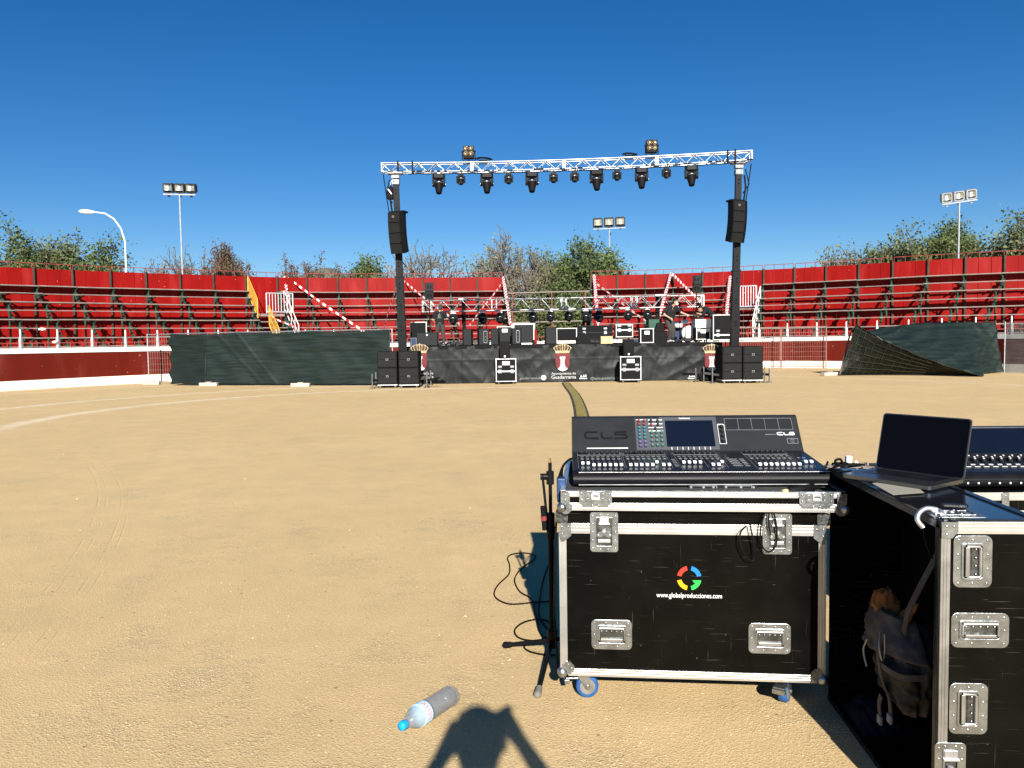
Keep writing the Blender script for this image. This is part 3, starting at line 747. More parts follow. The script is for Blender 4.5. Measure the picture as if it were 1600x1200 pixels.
# ------------------------------------------------------------------ lamps beyond the stands
def flood_mast(px, ybar, tilt, Y, label, M, yaw=0):
    top = at(px, ybar, Y); b = V((top.x, top.y, 0))
    g = thing('floodlight_mast', label, 'floodlight mast', tuple(b), 0, 'floodlight masts behind the stands')
    MB().tube([(0, 0, 0), (0, 0, top.z)], [.065, .045], 10).build('mast', M_['polegrey'], g)
    k = Y/1200; R = T(0, 0, top.z) @ RZ(yaw) @ RY(tilt)
    MB().box((0, 0, 0), (50*k, .08, .08), R).build('crossbar', M_['polegrey'], g)
    for i in (-1, 0, 1):
        A = R @ T(i*17.3*k, -.1, 9*k) @ RX(12)
        h = MB(); w = 7.4*k
        h.ring(rr(2*w, 2*w, .1), rr(1.65*w, 1.65*w, .1), 0, .3, A @ FRONT @ T(0, 0, -.3)); h.prism(rr(1.7*w, 1.7*w, .1), -.5, -.24, A @ FRONT)
        h.box((0, .1, -w-.12), (.4*w, .1, .24), A)
        hd = h.build('floodlight', M, g)
        MB().grid(lambda u, v: (1.6*w*(u-.5), .02+.14*(1-(2*u-1)**2)*(.4+.6*v), 1.3*w*(v-.5)+.16*w), 8, 6, True, A).build('reflector', M_['reflector'], hd)
flood_mast(280.5, 304, 2, 47, 'three lamp floodlight mast standing over the left stand', M_['floodbody'])
flood_mast(952, 357, -2, 70, 'small three lamp floodlight mast rising behind the trees over the stage', M_['floodbody'])
flood_mast(1499, 316, -6, 46, 'three lamp grey floodlight mast over the right stand', M_['floodgrey'], -12)
Y = 48; lt = at(160, 331, Y)
g = thing('street_lamp', 'white curved street lamp standing behind the left stand', 'street lamp', tuple(XY(197.5, Y)))
pts = [XY(197.5, Y), at(197, 420, Y), at(195.5, 378, Y), at(189, 357, Y), at(178, 342, Y), at(164, 333.5, Y), at(148, 331.5, Y)]
sm = [pts[0]]
for i in range(1, len(pts)-1):
    for t in (.0, .33, .66): sm.append(pts[i].lerp(pts[i+1], t))
sm.append(pts[-1])
MB().tube(sm, [.055]*3+[.045]*(len(sm)-3), 8).build('pole', M_['lampwhite'], g, world=True)
a, b = at(149, 331.8, Y), at(123, 330, Y)
MB().tube([a, a.lerp(b, .2), a.lerp(b, .55), a.lerp(b, .85), b], [.05, .11, .15, .11, .03], 12).build('lamp_head', M_['lampwhite'], g, world=True)

# ------------------------------------------------------------------ trees
def tree(px, ytop, hw, Y, kind, label, cat='tree', bot=.28, seed=0, name='tree', dens=1.0):
    R = random.Random(seed*77+int(px)); base = XY(px, Y); top = at(px, ytop, Y).z; r = hw*Y/1200
    g = thing(name, label, cat, tuple(base), 0, 'trees beyond the bullring' if cat == 'tree' else 'bushes beyond the bullring')
    bare = kind in ('bare', 'rust')
    kids = (6, 4, 3, 3, 3, 2) if bare else (6, 4, 3, 3, 2)
    segs, tips = [], []
    def grow(p, d, L, lv):
        q = p
        pts = [p]
        for _ in range(2):
            d = (d + V((R.gauss(0, .10), R.gauss(0, .10), R.gauss(.05, .07)))).normalized(); q = q + d*L*.5; pts.append(q)
        segs.append((pts, lv))
        if lv >= len(kids): tips.append((q, d, lv)); return
        if lv >= 4: tips.append((q, d, lv))
        a0 = R.random()*6.28
        for i in range(kids[lv]):
            t = R.uniform(.45, 1.0) if i else 1.0
            st = pts[1].lerp(pts[2], (t-.5)*2) if t > .5 else pts[0].lerp(pts[1], t*2)
            a = a0 + 6.28*i/kids[lv] + R.uniform(-.5, .5); sp = R.uniform(.5, 1.25)*(1.3 if lv == 0 else .95)
            o = d.orthogonal().normalized(); w = d.cross(o)
            nd = (d + (o*cos(a)+w*sin(a))*sp + V((0, 0, .06 if bare else .0))).normalized()
            grow(st, nd, L*R.uniform(.58, .86)*(1.25 if lv == 0 else 1), lv+1)
    grow(V((0, 0, 0)), V((R.uniform(-.06, .06), 0, 1)), 1.0, 0)
    xs_ = sorted(abs(q.x) for q, d, l in tips); zs = sorted(q.z for q, d, l in tips)
    sx = r/xs_[int(len(xs_)*.95)]; sz = top/zs[-2]; zb_ = zs[int(len(zs)*.02)]*sz
    want = top*bot                                   # let the lowest twigs start near the wanted crown base
    def F(q):
        z = q.z*sz
        if zb_ > want: z = z - (zb_-want)*max(0, min(1, z/zb_))*max(0, (top-z)/(top-zb_) if z > zb_ else 1)
        return V((q.x*sx, q.y*sx, z))
    rad_ = [.026*top, .015*top, .0075*top, *([.075, .05, .034, .026] if bare else [.055, .036, .025, .018])]
    wood, leaf = MB(), MB()
    for pts, lv in segs:
        r0, r1 = rad_[lv], rad_[min(6, lv+1)]*1.05
        wood.tube([F(p) for p in pts], [r0, (r0+r1)/2, r1], 7 if lv < 2 else (5 if lv == 2 else 3), lv < 3, None, False)
    nlf = {'green': 26, 'olive': 19, 'pale': 7, 'rust': 7, 'bare': 1.6}[kind]*dens
    cs_ = .36 if not bare else .18
    for q, d, lv in tips:
        c = F(q)
        k = int(nlf) + (R.random() < nlf % 1)
        for j in range(k):
            sz_ = R.uniform(.06, .145)*(1.0 if not bare else .8)
            p = c + V((R.gauss(0, 1), R.gauss(0, 1), R.gauss(0, .8)))*cs_
            n = V((R.gauss(0, 1), R.gauss(-.35, 1), R.gauss(.5, 1))).normalized(); u = n.orthogonal().normalized(); w = n.cross(u); an = R.random()*6.28
            u, w = u*cos(an)+w*sin(an), w*cos(an)-u*sin(an)
            leaf.add([p-u*sz_, p-w*sz_*.6, p+u*sz_, p+w*sz_*.6], [(0, 1, 2, 3)])
    wood.build('branches', M_['barkgrey' if bare else 'bark'], g)
    leaf.build('foliage', M_[{'green': 'leafgreen', 'olive': 'leafolive', 'pale': 'leafpale', 'rust': 'leafrust', 'bare': 'leafpale'}[kind]], g)
tree(38, 360, 46, 50, 'green', 'leafy green tree, leftmost of the three behind the left stand', seed=1)
tree(96, 371, 42, 52, 'olive', 'olive green tree between the leftmost tree and the street lamp tree', seed=2)
tree(150, 366, 42, 51, 'green', 'leafy green tree just left of the curved street lamp', seed=3)
tree(268, 386, 66, 62, 'bare', 'wide bare tree behind the left floodlight mast', seed=4)
tree(358, 377, 30, 59, 'rust', 'bare tree with reddish leaves right of the left floodlight mast', seed=5)
tree(487, 394, 50, 62, 'rust', 'low reddish tree over the stand before the distant hill', seed=6)
tree(576, 405, 30, 60, 'green', 'small dark green tree left of the left tower', seed=7)
tree(662, 382, 72, 58, 'bare', 'grey bare tree right behind the left tower mast', seed=8)
tree(766, 386, 44, 63, 'pale', 'pale half bare tree over the left edge of the gap', seed=9)
tree(822, 362, 72, 58, 'bare', 'tall bare tree in the middle behind the stage', seed=10, bot=.18, dens=1.3)
tree(912, 384, 66, 56, 'green', 'broad green tree behind the stage beside the small floodlight mast', seed=11, bot=.1, dens=1.35)
tree(872, 396, 38, 62, 'green', 'dark green tree tucked between the tall bare tree and the broad green tree', seed=12, bot=.12)
tree(1325, 386, 50, 57, 'pale', 'pale sparse tree at the left end of the trees over the right stand', seed=13)
tree(1400, 358, 64, 54, 'olive', 'wide olive tree over the right stand', seed=14, dens=1.3)
tree(1462, 376, 50, 55, 'green', 'low green tree left of the grey floodlight mast', seed=15)
tree(1492, 348, 32, 58, 'green', 'tall dark green tree right behind the grey floodlight mast', seed=16, bot=.5)
tree(1580, 331, 62, 50, 'olive', 'tall olive tree cut by the right edge', seed=17, dens=.9)
for (px, yt, hw, Yd, kd, lb) in ((826, 476, 30, 52, 'olive', 'yellowish bush low in the gap behind the tall bare tree'), (905, 462, 34, 51, 'green', 'dark green bush low in the gap behind the stage'), (868, 486, 26, 50, 'olive', 'small bush in the gap right behind the stage cases'),
     (255, 413, 60, 60, 'rust', 'rusty bush showing over the left stand under the bare tree'), (365, 414, 38, 57, 'rust', 'rusty bush showing over the stand left of the yellow railings'), (520, 418, 52, 58, 'rust', 'brown bush over the stand left of the left tower'), (1400, 398, 110, 52, 'green', 'long low bushes over the right stand under the olive tree')):
    tree(px, yt, hw, Yd, kd, lb, 'bush', bot=.05, seed=int(yt), name='bush', dens=.9)

# ------------------------------------------------------------------ stage
ZS = 1.36; YS = 27.5
sx0, sx1 = XY(634, YS).x, XY(1129, YS).x
stg = thing('stage', 'low concert stage with black printed skirt bearing crests in the middle of the ring', 'stage', ((sx0+sx1)/2, YS, 0))
MB().b2(sx0, sx1, YS+.02, YS+9.5, ZS-.12, ZS).build('deck', M_['black'], stg, world=True)
lg = MB()
for i in range(7):
    for j in range(4): lg.bar((sx0+.4+i*(sx1-sx0-.8)/6, YS+.5+j*2.8, 0), (sx0+.4+i*(sx1-sx0-.8)/6, YS+.5+j*2.8, ZS-.12), .08)
lg.build('trestle_legs', M_['galv'], stg, world=True)
def skf(u, v):
    x = sx0 + (sx1-sx0)*u
    seam = max(0, 1-abs(((u*7.0+.3) % 1)-.5)*30)
    w = .075*abs(noise.noise(V((x*1.1 - v*1.0, v*1.6, 2)))) + .06*abs(noise.noise(V((x*2.0+v*1.7, v*1.2, 5)))) + .03*abs(noise.noise(V((x*4.5-v*2, v*2, 8))))
    hem = .012*(1-min(1, abs(v-.62)*60))
    return (x, YS - .005 + w*.9 - hem + .02*seam, .02 + (ZS-.03)*v - .02*sin(pi*((u*9) % 1))*(v > .99))
sk = MB().grid(skf, 220, 34).build('skirt', M_['tarp'], stg, world=True)
def crest(px, words):
    c = at(px, 566, YS-.035); k = YS/1200
    F = T(c.x, c.y, c.z) @ FRONT
    def o(mb, name, M): q = mb.build(name, M, None); q.parent = stg; q.matrix_basis = T(*(-stg.location)); return q
    cr = MB()
    o(MB().prism([(x*k, y*k) for x, y in ((-11, 17.5), (-12.6, 21), (-8, 25.5), (0, 26.5), (8, 25.5), (12.6, 21), (11, 17.5))], 0, .003, F), 'crest_cap', M_['crownbrown'])
    cr.prism([(x*k, y*k) for x, y in ((-10.5, 14.3), (10.5, 14.3), (11.6, 18), (-11.6, 18))], 0, .005, F)
    for s_ in (-1, 1):
        for bx_, tx_, ty_ in ((10.5, 13.2, 21.5), (6.8, 8.8, 24.5), (3.0, 3.8, 25.8)):
            cr.tube([(s_*bx_*k, 17.5*k, .005), (s_*tx_*k, (ty_*.55+8.5)*k, .006), (s_*tx_*.98*k, ty_*k, .006)], .5*k, 5, True, F)
            cr.ball((s_*tx_*k, (ty_+.6)*k, .005), 1.25*k, 6, 4, (1, 1, .3), F)
        cr.tube([(s_*13.2*k, 20*k, .005), (s_*12*k, 24*k, .006), (s_*8*k, 26.6*k, .006), (s_*3*k, 27.4*k, .006), (0, 26.6*k, .006)], .55*k, 5, True, F)
    cr.ball((0, 28.2*k, .005), 1.2*k, 6, 4, (1, 1, .3), F); cr.tube([(0, 18*k, .006), (0, 28*k, .006)], .8*k, 5, True, F)
    o(cr, 'crest_crown', M_['gold'])
    sh = [(-11, 14), (11, 14), (11, -3), (9.5, -8), (6, -12), (0, -15), (-6, -12), (-9.5, -8), (-11, -3)]
    o(MB().prism([(x*k, y*k) for x, y in sh], 0, .004, F), 'crest_shield', M_['crestred'])
    tw = [(-8, -10), (-4.6, -7.5), (-3, -3), (-3, 4.5), (-4.2, 5.5), (-4.2, 9.5), (-2.6, 9.5), (-2.6, 8), (-1, 8), (-1, 9.7), (1, 9.7), (1, 8), (2.6, 8), (2.6, 9.5), (4.2, 9.5), (4.2, 5.5), (3, 4.5), (3, -3), (4.6, -7.5), (8, -10), (4.5, -13), (0, -14), (-4.5, -13)]
    o(MB().prism([(x*k, y*k) for x, y in tw], .004, .008, F), 'crest_tower', M_['printwhite'])
    dr = MB(); dr.box((0, 0, .009), (2*k, 4*k, .002), F); dr.box((0, -5*k, .009), (1.6*k, 2.6*k, .002), F); o(dr, 'crest_openings', M_['greyprint'])
    if words:
        for (b, s, dy, M) in (('Ayuntamiento de', 5.6, -17.6, M_['printwhite']), ('Guadarrama', 7.9, -23.4, M_['printwhite'])):
            q = text('lettering', b, s*k, M, stg, T(*(-stg.location)) @ T(c.x, c.y, c.z) @ FRONT @ T(1.5*k, dy*k, .004), .98)
crest(879, True); crest(656, True); crest(1112, True)
k = YS/1200
for px, body in ((829, 'guadarrama.es'), (945, '@ayto.guadarrama')):
    c = at(px, 591, YS-.03); text('lettering', body, 5.6*k, M_['greyprint'], stg, T(*(-stg.location)) @ T(c.x, c.y, c.z) @ FRONT, 1.05)
for px in (849.5,):
    c = at(px, 590, YS-.03); q = MB().prism([(4.2*k*cos(a*pi/10), 4.2*k*sin(a*pi/10)) for a in range(20)], 0, .004, T(c.x, c.y, c.z) @ FRONT)
    q.build('printed_disc', M_['printwhite'], stg, world=True)
    q = MB().ring(rr(4*k, 4*k, 1*k), rr(3*k, 3*k, .8*k), .004, .007, T(c.x, c.y, c.z) @ FRONT); q.build('printed_icon', M_['greyprint'], stg, world=True)
for px in (911.5, 1081):
    c = at(px, 589, YS-.03); q = MB(); F = T(c.x, c.y, c.z) @ FRONT
    q.prism([(-6*k, -1*k), (6*k, -1.6*k), (5.4*k, -3.4*k), (-6.5*k, -3*k)], 0, .004, F)
    q.prism([(-5*k, 0), (-3.4*k, 4*k), (-2.4*k, 1*k), (-.5*k, 1*k), (.5*k, 4.4*k), (1.6*k, 1*k), (3*k, 4*k), (4.8*k, 3*k), (5*k, 0)], 0, .004, F)
    q.build('printed_emblem', M_['printwhite'], stg, world=True)

# ------------------------------------------------------------------ lifting towers, truss, lamps on it
def tower(px, Y, lean, label):
    b = XY(px, Y); g = thing('lifting_tower', label, 'lifting tower', tuple(b), 0, 'lifting towers carrying the main truss')
    t_ = (px-597.5)/575.5; zt = (at(597.5, 262.7, 26.4).z*(1-t_) + at(1173, 243.6, 25.8).z*t_) - .4*t_*(1-t_) - .166 + .055
    def ax(z): return V((lean*z/zt, 0, z))
    for z0, z1, w in ((.15, 2.32, .27), (2.30, 3.76, .245), (3.74, 5.6, .22), (5.58, zt-.35, .19)):
        s = MB(); s.bar(ax(z0), ax(z1), w, w*.85, (0, 1, 0)); s.bar(ax(z1-.05), ax(z1), w+.03, w*.85+.03, (0, 1, 0))
        for zz in (z0+.35, z1-.4): s.ball(ax(zz)+V((0, -w*.46, 0)), .025, 6, 4); s.ball(ax(zz+.12)+V((0, -w*.46, 0)), .025, 6, 4)
        s.build('mast_section', M_['blackgloss'], g)
    MB().box((0, 0, .14), (.55, .5, .12)).build('base', M_['black'], g)
    for a in (35, 145, 215, 325):
        l = MB(); e = V((1.05*cos(rad(a)), 1.0*sin(rad(a)), .3)); l.bar((.2*cos(rad(a)), .2*sin(rad(a)), .22), e, .07); l.bar(e+V((0, 0, .22)), e-V((0, 0, .28)), .035); l.cyl(e-V((0, 0, .3)), e-V((0, 0, .27)), .08, n=8)
        l.build('outrigger', M_['darksteel'], g)
    h = MB(); h.box(tuple(ax(zt-.2)), (.26, .22, .1)); h.box(tuple(ax(zt-.38)), (.24, .24, .16)); h.box(tuple(ax(zt-.08)), (.5, .3, .05)); h.bar(ax(zt-.35), ax(zt), .1)
    h.build('head_fork', M_['dish'], g)
    cb = MB(); sg = -1 if px < 800 else 1
    cb.tube([ax(zt-.1)+V((sg*.42, 0, 0)), ax(zt-.9)+V((sg*.34, .05, 0)), ax(zt-2.1)+V((sg*.2, .1, 0))], .018, 5)
    cb.tube([ax(zt-.3)+V((sg*.2, -.1, 0)), ax(zt-.8)+V((sg*.32, -.15, 0)), ax(zt-1.1)+V((sg*.12, -.15, 0))], .02, 5)
    cb.tube([ax(zt-.5)+V((sg*.16, -.14, 0)), ax(zt-.9)+V((sg*.2, -.18, 0)), ax(zt-1.45)+V((sg*.14, -.15, 0))], .03, 5)
    cb.build('cables', M_['black'], g)
    return g, ax, zt
tl, axl, ztl = tower(630, 26.3, -.13, 'black telescopic lifting tower at the left end of the main truss')
tr_, axr, ztr = tower(1146, 25.9, .17, 'black telescopic lifting tower at the right end of the main truss')
TA, TB = at(597.5, 262.7, 26.4), at(1173, 243.6, 25.8)
def tax(t): return TA.lerp(TB, t) - V((0, 0, .10*4*t*(1-t)))
trs = thing('lighting_truss', 'long silver box truss spanning the two towers high above the stage', 'truss', tuple(TA.lerp(TB, .5)))
h2 = .145
ch = MB()
for i in (-1, 1):
    for j in (-1, 1): ch.tube([tax(t/16)+V((0, i*h2, j*h2)) for t in range(17)], .021, 8)
ch.build('chords', M_['truss'], trs, world=True)
br = MB(); N = 40
for q in range(N):
    a, b = tax(q/N), tax((q+1)/N); s = 1 if q % 2 else -1
    for i in (-1, 1): br.tube([a+V((0, i*h2, -s*h2)), b+V((0, i*h2, s*h2))], .0105, 5)
    for j in (-1, 1): br.tube([a+V((0, -s*h2, j*h2)), b+V((0, s*h2, j*h2))], .0105, 5)
for t in (0, .245, .25, .495, .5, .745, .75, 1):
    a = tax(t)
    for i in (-1, 1): br.bar(a+V((0, i*h2, -h2)), a+V((0, i*h2, h2)), .03); br.bar(a+V((0, -h2, i*h2)), a+V((0, h2, i*h2)), .03)
br.build('lacing', M_['truss'], trs, world=True)
cb = MB()
for q in range(60):
    t = q/60 + random.uniform(0, .01)
    if random.random() < .55: cb.box(tuple(tax(t)+V((0, -h2-.03, -h2+random.uniform(-.02, .01)))), (random.uniform(.06, .2), .03, .035))
pp = [tax(q/70)+V((0, 0, -h2-.035-.02*abs(sin(q*.9)))) for q in range(5, 68)]; cb.tube(pp, .02, 5)
cb.build('cable_loom', M_['black'], trs, world=True)
st = MB()
for t in (.045, .085, .955, .935): MB().bar(tax(t)+V((0, -h2-.02, -h2-.1)), tax(t)+V((0, -h2-.02, h2+.06)), .05).build('strap', M_['black'], trs, world=True)

def moving_head(kind):
    big = kind == 'big'
    g = thing('moving_head', '', 'stage light')
    s = 1.0 if big else .60
    c = MB(); c.box((0, 0, -.03), (.10, .06, .06)); c.box((-.1*s, 0, -.05), (.05, .05, .05)); c.box((.1*s, 0, -.05), (.05, .05, .05)); c.build('clamp', M_['galv'], g)
    if big:
        MB().prism(rr(.42, .30, .07), -.19, -.06, None).build('base', M_['blackgloss'], g, bevel=.02)
        y = MB()
        for i in (-1, 1): y.prism([(-.10, -.16), (.10, -.16), (.085, -.42), (.05, -.47), (-.05, -.47), (-.085, -.42)], -.035, .035, Matrix(((0, 0, 1, i*.185), (1, 0, 0, 0), (0, 1, 0, 0), (0, 0, 0, 1))))
        y.box((0, 0, -.2), (.40, .2, .05)); y.build('yoke', M_['blackgloss'], g, bevel=.012)
        A = T(0, 0, -.40) @ RX(-14)
        hd = MB().lathe([(.0, .15), (.10, .145), (.145, .11), (.15, 0), (.145, -.08), (.115, -.19), (.095, -.30), (.088, -.315), (.07, -.305), (.0, -.30)], 18, A).build('head', M_['black'], g)
        MB().lathe([(.152, .03), (.155, .045), (.152, .06)], 18, A).build('trim_ring', M_['plate'], hd)
        k = MB()
        for i in (-1, 1): k.cyl((i*.17, 0, -.40), (i*.225, 0, -.40), .05, n=10)
        k.build('tilt_hub', M_['plate'], g)
    else:
        MB().box((0, 0, -.10), (.17, .15, .10)).build('base', M_['blackgloss'], g, bevel=.02)
        y = MB()
        for i in (-1, 1): y.box((i*.125, 0, -.24), (.045, .11, .23))
        y.box((0, 0, -.15), (.28, .11, .05)); y.build('yoke', M_['blackgloss'], g, bevel=.012)
        A = T(0, 0, -.27) @ RX(-38)
        hd = MB().lathe([(.0, .09), (.085, .085), (.105, .05), (.105, -.05), (.10, -.12), (.085, -.125), (.0, -.11)], 16, A).build('head', M_['black'], g)
        MB().lathe([(.106, .005), (.112, .02), (.106, .035)], 16, A).build('trim_ring', M_['plate'], hd)
        MB().lathe([(.0, -.112), (.08, -.126), (.08, -.13), (0, -.134)], 14, A).build('lens', M_['lensglass'], hd)
    return g
ordn = ['first', 'second', 'third', 'fourth', 'fifth', 'sixth', 'seventh', 'eighth', 'ninth', 'tenth']
def hang(px, proto, used, label, grp):
    t = (px-597.5)/(1173-597.5); p = tax(t) - V((0, .0, h2+.02))
    return place(proto, used, tuple(p), label, random.uniform(-6, 6), grp)
bigp, smp = moving_head('big'), moving_head('small')
for i, px in enumerate((687, 763, 834, 935, 1005, 1082)):
    hang(px, bigp, i, 'large black moving head under the main truss, %s large one from the left' % ordn[i], 'large moving heads under the main truss')
for i, px in enumerate((722, 797.5, 868, 901, 967, 1043.5)):
    hang(px, smp, i, 'small round moving head under the main truss, %s small one from the left' % ordn[i], 'small moving heads under the main truss')
def blinder():
    g = thing('blinder_light', '', 'stage light')
    b = MB(); b.tube([(-.21, 0, .36), (-.215, 0, .1), (-.17, 0, .04), (.17, 0, .04), (.215, 0, .1), (.21, 0, .36)], .016, 6); b.box((0, 0, .03), (.1, .1, .08)); b.build('bracket', M_['black'], g)
    A = T(0, 0, .33) @ RX(-6) @ FRONT
    hsg = MB().prism(rr(.37, .42, .03), -.1, .06, A).build('housing', M_['black'], g, bevel=.01)
    for i in (-1, 1):
        for j in (-1, 1):
            MB().lathe([(.078, .062), (.078, .075), (.07, .075), (.055, .066), (0.02, .064), (0, .063)], 14, A @ T(i*.088, j*.088+.03, 0)).build('lamp', M_['lens'], hsg)
    for i in (-1, 1): MB().cyl((i*.19, 0, .36), (i*.24, 0, .36), .03, n=8).build('knob', M_['black'], g)
    return g
blp = blinder()
for i, (px, lb) in enumerate(((735, 'four lamp blinder on top of the main truss, left one'), (1021, 'four lamp blinder on top of the main truss, right one'))):
    t = (px-597.5)/(1173-597.5); place(blp, i, tuple(tax(t)+V((0, 0, h2+.02))), lb, 0, 'blinder lights on the main truss')
def coil(px, label):
    c = tax((px-597.5)/(1173-597.5)) + V((0, 0, h2+.04)); m = MB()
    for q in range(5):
        r = random.uniform(.10, .2); m.tube([c+V((r*1.5*cos(a*.63)+random.uniform(-.03, .03), .05*sin(a), .05+r*.55*abs(sin(a*.63)))) for a in range(11)], .014, 5)
    m.box(tuple(c+V((0, 0, .03))), (.3, .1, .05))
    tag(m.build('cable_coil', M_['black']), label, 'cable', 'cable coils on the main truss')
coil(987, 'black cable coil lying on the truss left of the right blinder'); coil(758, 'black cable coil lying on the truss right of the left blinder')
g = thing('chain_hoist', 'black hoist box hanging beside the top of the left tower mast', 'hoist', tuple(at(610, 312, 26.2)))
c = at(610, 302, 26.2)
MB().box(tuple(c), (.20, .2, .42)).build('housing', M_['black'], g, world=True, bevel=.03)
q = MB(); q.tube([c+V((0, 0, .2)), c+V((.02, 0, .36)), c+V((.1, 0, .48))], .018, 5); q.bar(c+V((-.06, -.11, .12)), c+V((.06, -.11, -.05)), .03); q.build('handle', M_['galv'], g, world=True)

def line_array(px, ytop, Y, yaw, label):
    top = at(px, ytop, Y); g = thing('line_array', label, 'loudspeaker', tuple(top), yaw, 'flown line arrays on the towers')
    MB().b2(-.27, .27, .1, .4, .0, .06).build('flying_frame', M_['black'], g)
    z, y, tilt = 0, 0, 0
    w, h, d = .56, .342, .42
    for i in range(4):
        A = T(0, y, z) @ RX(tilt)
        pr = [(-w/2, 0), (w/2, 0), (w/2-.10, d), (-w/2+.10, d)]
        cab = MB().prism(pr, -h+.006, 0, A).build('cabinet', M_['cabinet'], g, bevel=.008)
        MB().box((-.045, -.012, -h/2), (w-.13, .022, h-.03), A).build('grille', M_['grille'], cab)
        q = MB()
        for j in range(2): q.box((w/2-.075+.045*j, -.01, -h/2), (.02, .018, h-.03), A)
        for j in range(6): q.ball((w/2-.05, -.022, -.04-j*.052), .009, 5, 3, (1, 1, 1), A)
        q.build('waveguide', M_['black'], cab)
        if i == 0: MB().ring(rr(.07, .06, .012), rr(.045, .036, .01), 0, .006, A @ T(-.06, -.024, -h*.42) @ FRONT).build('badge', M_['greyprint'], cab)
        y += -h*sin(rad(tilt))*-1*0 + h*sin(rad(-tilt))*-1; z -= h*cos(rad(tilt)); tilt += (4, 5, 6, 0)[i]
    return g
line_array(617, 331.5, 25.7, -22, 'curved black line array of four cabinets hanging on the left tower')
line_array(1157, 313.5, 25.4, 22, 'curved black line array of four cabinets hanging on the right tower')

# ------------------------------------------------------------------ subwoofers on dollies
def subwoofer():
    g = thing('subwoofer', '', 'subwoofer'); w, d, h = .655, .80, .545
    cab = MB().b2(-w/2, w/2, 0, d, 0, h).build('cabinet', M_['cabinet'], g, bevel=.012)
    gr = MB(); gr.b2(-w/2+.03, w/2-.03, -.016, .0, .03, h*.5-.006); gr.b2(-w/2+.03, w/2-.03, -.016, .0, h*.5+.006, h-.03); gr.build('grille', M_['grille'], g, bevel=.004)
    MB().ring(rr(.085, .062, .02), rr(.06, .04, .014), 0, .006, T(0, -.017, h*.5) @ FRONT).build('badge', M_['greyprint'], g)
    hd = MB()
    for s in (-1, 1): hd.b2(s*w/2-.004, s*w/2+.004, .3, .52, .3, .4)
    hd.build('handle', M_['black'], g)
    return g
def dolly():
    g = thing('dolly', '', 'dolly'); MB().b2(-.325, .325, .02, .8, .085, .12).build('board', M_['galv'], g)
    for i in (-1, 1):
        for y in (.1, .7):
            c = MB(); c.cyl((i*.25-.02, y, .045), (i*.25+.02, y, .045), .045, n=12); c.box((i*.25, y, .08), (.07, .06, .02)); c.build('caster', M_['greyrubber'], g)
    return g
sp, dp = subwoofer(), dolly()
n = 0
for i, (px, py, sd) in enumerate(((605.5, 606.5, 'outer left'), (639, 606.5, 'inner left'), (1144.5, 599.2, 'inner right'), (1177, 599, 'outer right'))):
    b = gnd(px, py)
    place(dp, i, tuple(b), 'wheeled dolly under the %s subwoofer stack' % sd, 0, 'dollies under the subwoofers')
    for j in range(2):
        place(sp, n, (b.x, b.y+.02, .122+.55*j), '%s black subwoofer of the %s stack beside the stage' % (('lower', 'upper')[j], sd), random.uniform(-.6, .6), 'stacked subwoofers beside the stage'); n += 1
def legged_stool(px, py, label):
    b = gnd(px, py); g = thing('outrigger_foot', label, 'support leg', tuple(b), 0, 'tower support legs by the subwoofers')
    q = MB(); q.cyl((0, 0, 0), (0, 0, .03), .09, n=10); q.bar((0, 0, 0), (.0, 0, .48), .035); q.build('jack', M_['darksteel'], g)
    MB().bar((0, 0, .26), (.35 if px < 800 else -.4, .25, .28), .08).build('beam', M_['black'], g)
legged_stool(582, 607, 'thin steel support leg left of the left subwoofers'); legged_stool(667, 606, 'thin steel support leg right of the left subwoofers')
legged_stool(1087, 597, 'thin steel support leg left of the right subwoofers'); legged_stool(1202, 597.5, 'thin steel support leg right of the right subwoofers')
def clutter(px, py, Y, label, w=.5):
    c = gnd(px, py); m = MB()
    for q in range(9):
        m.tube([c+V((random.uniform(-w, w), random.uniform(-.15, .2), random.uniform(.02, .25))) for a in range(4)], .02, 5)
    m.box((c.x, c.y+.1, .1), (w, .25, .16)); m.box((c.x-.2, c.y+.05, .22), (w*.5, .2, .1))
    tag(m.build('cable_heap', M_['black']), label, 'cables', 'cable heaps at the stage foot')
clutter(676, 600, 26, 'heap of black cables right of the left subwoofers'); clutter(1106, 596, 26, 'heap of black cables left of the right subwoofers')

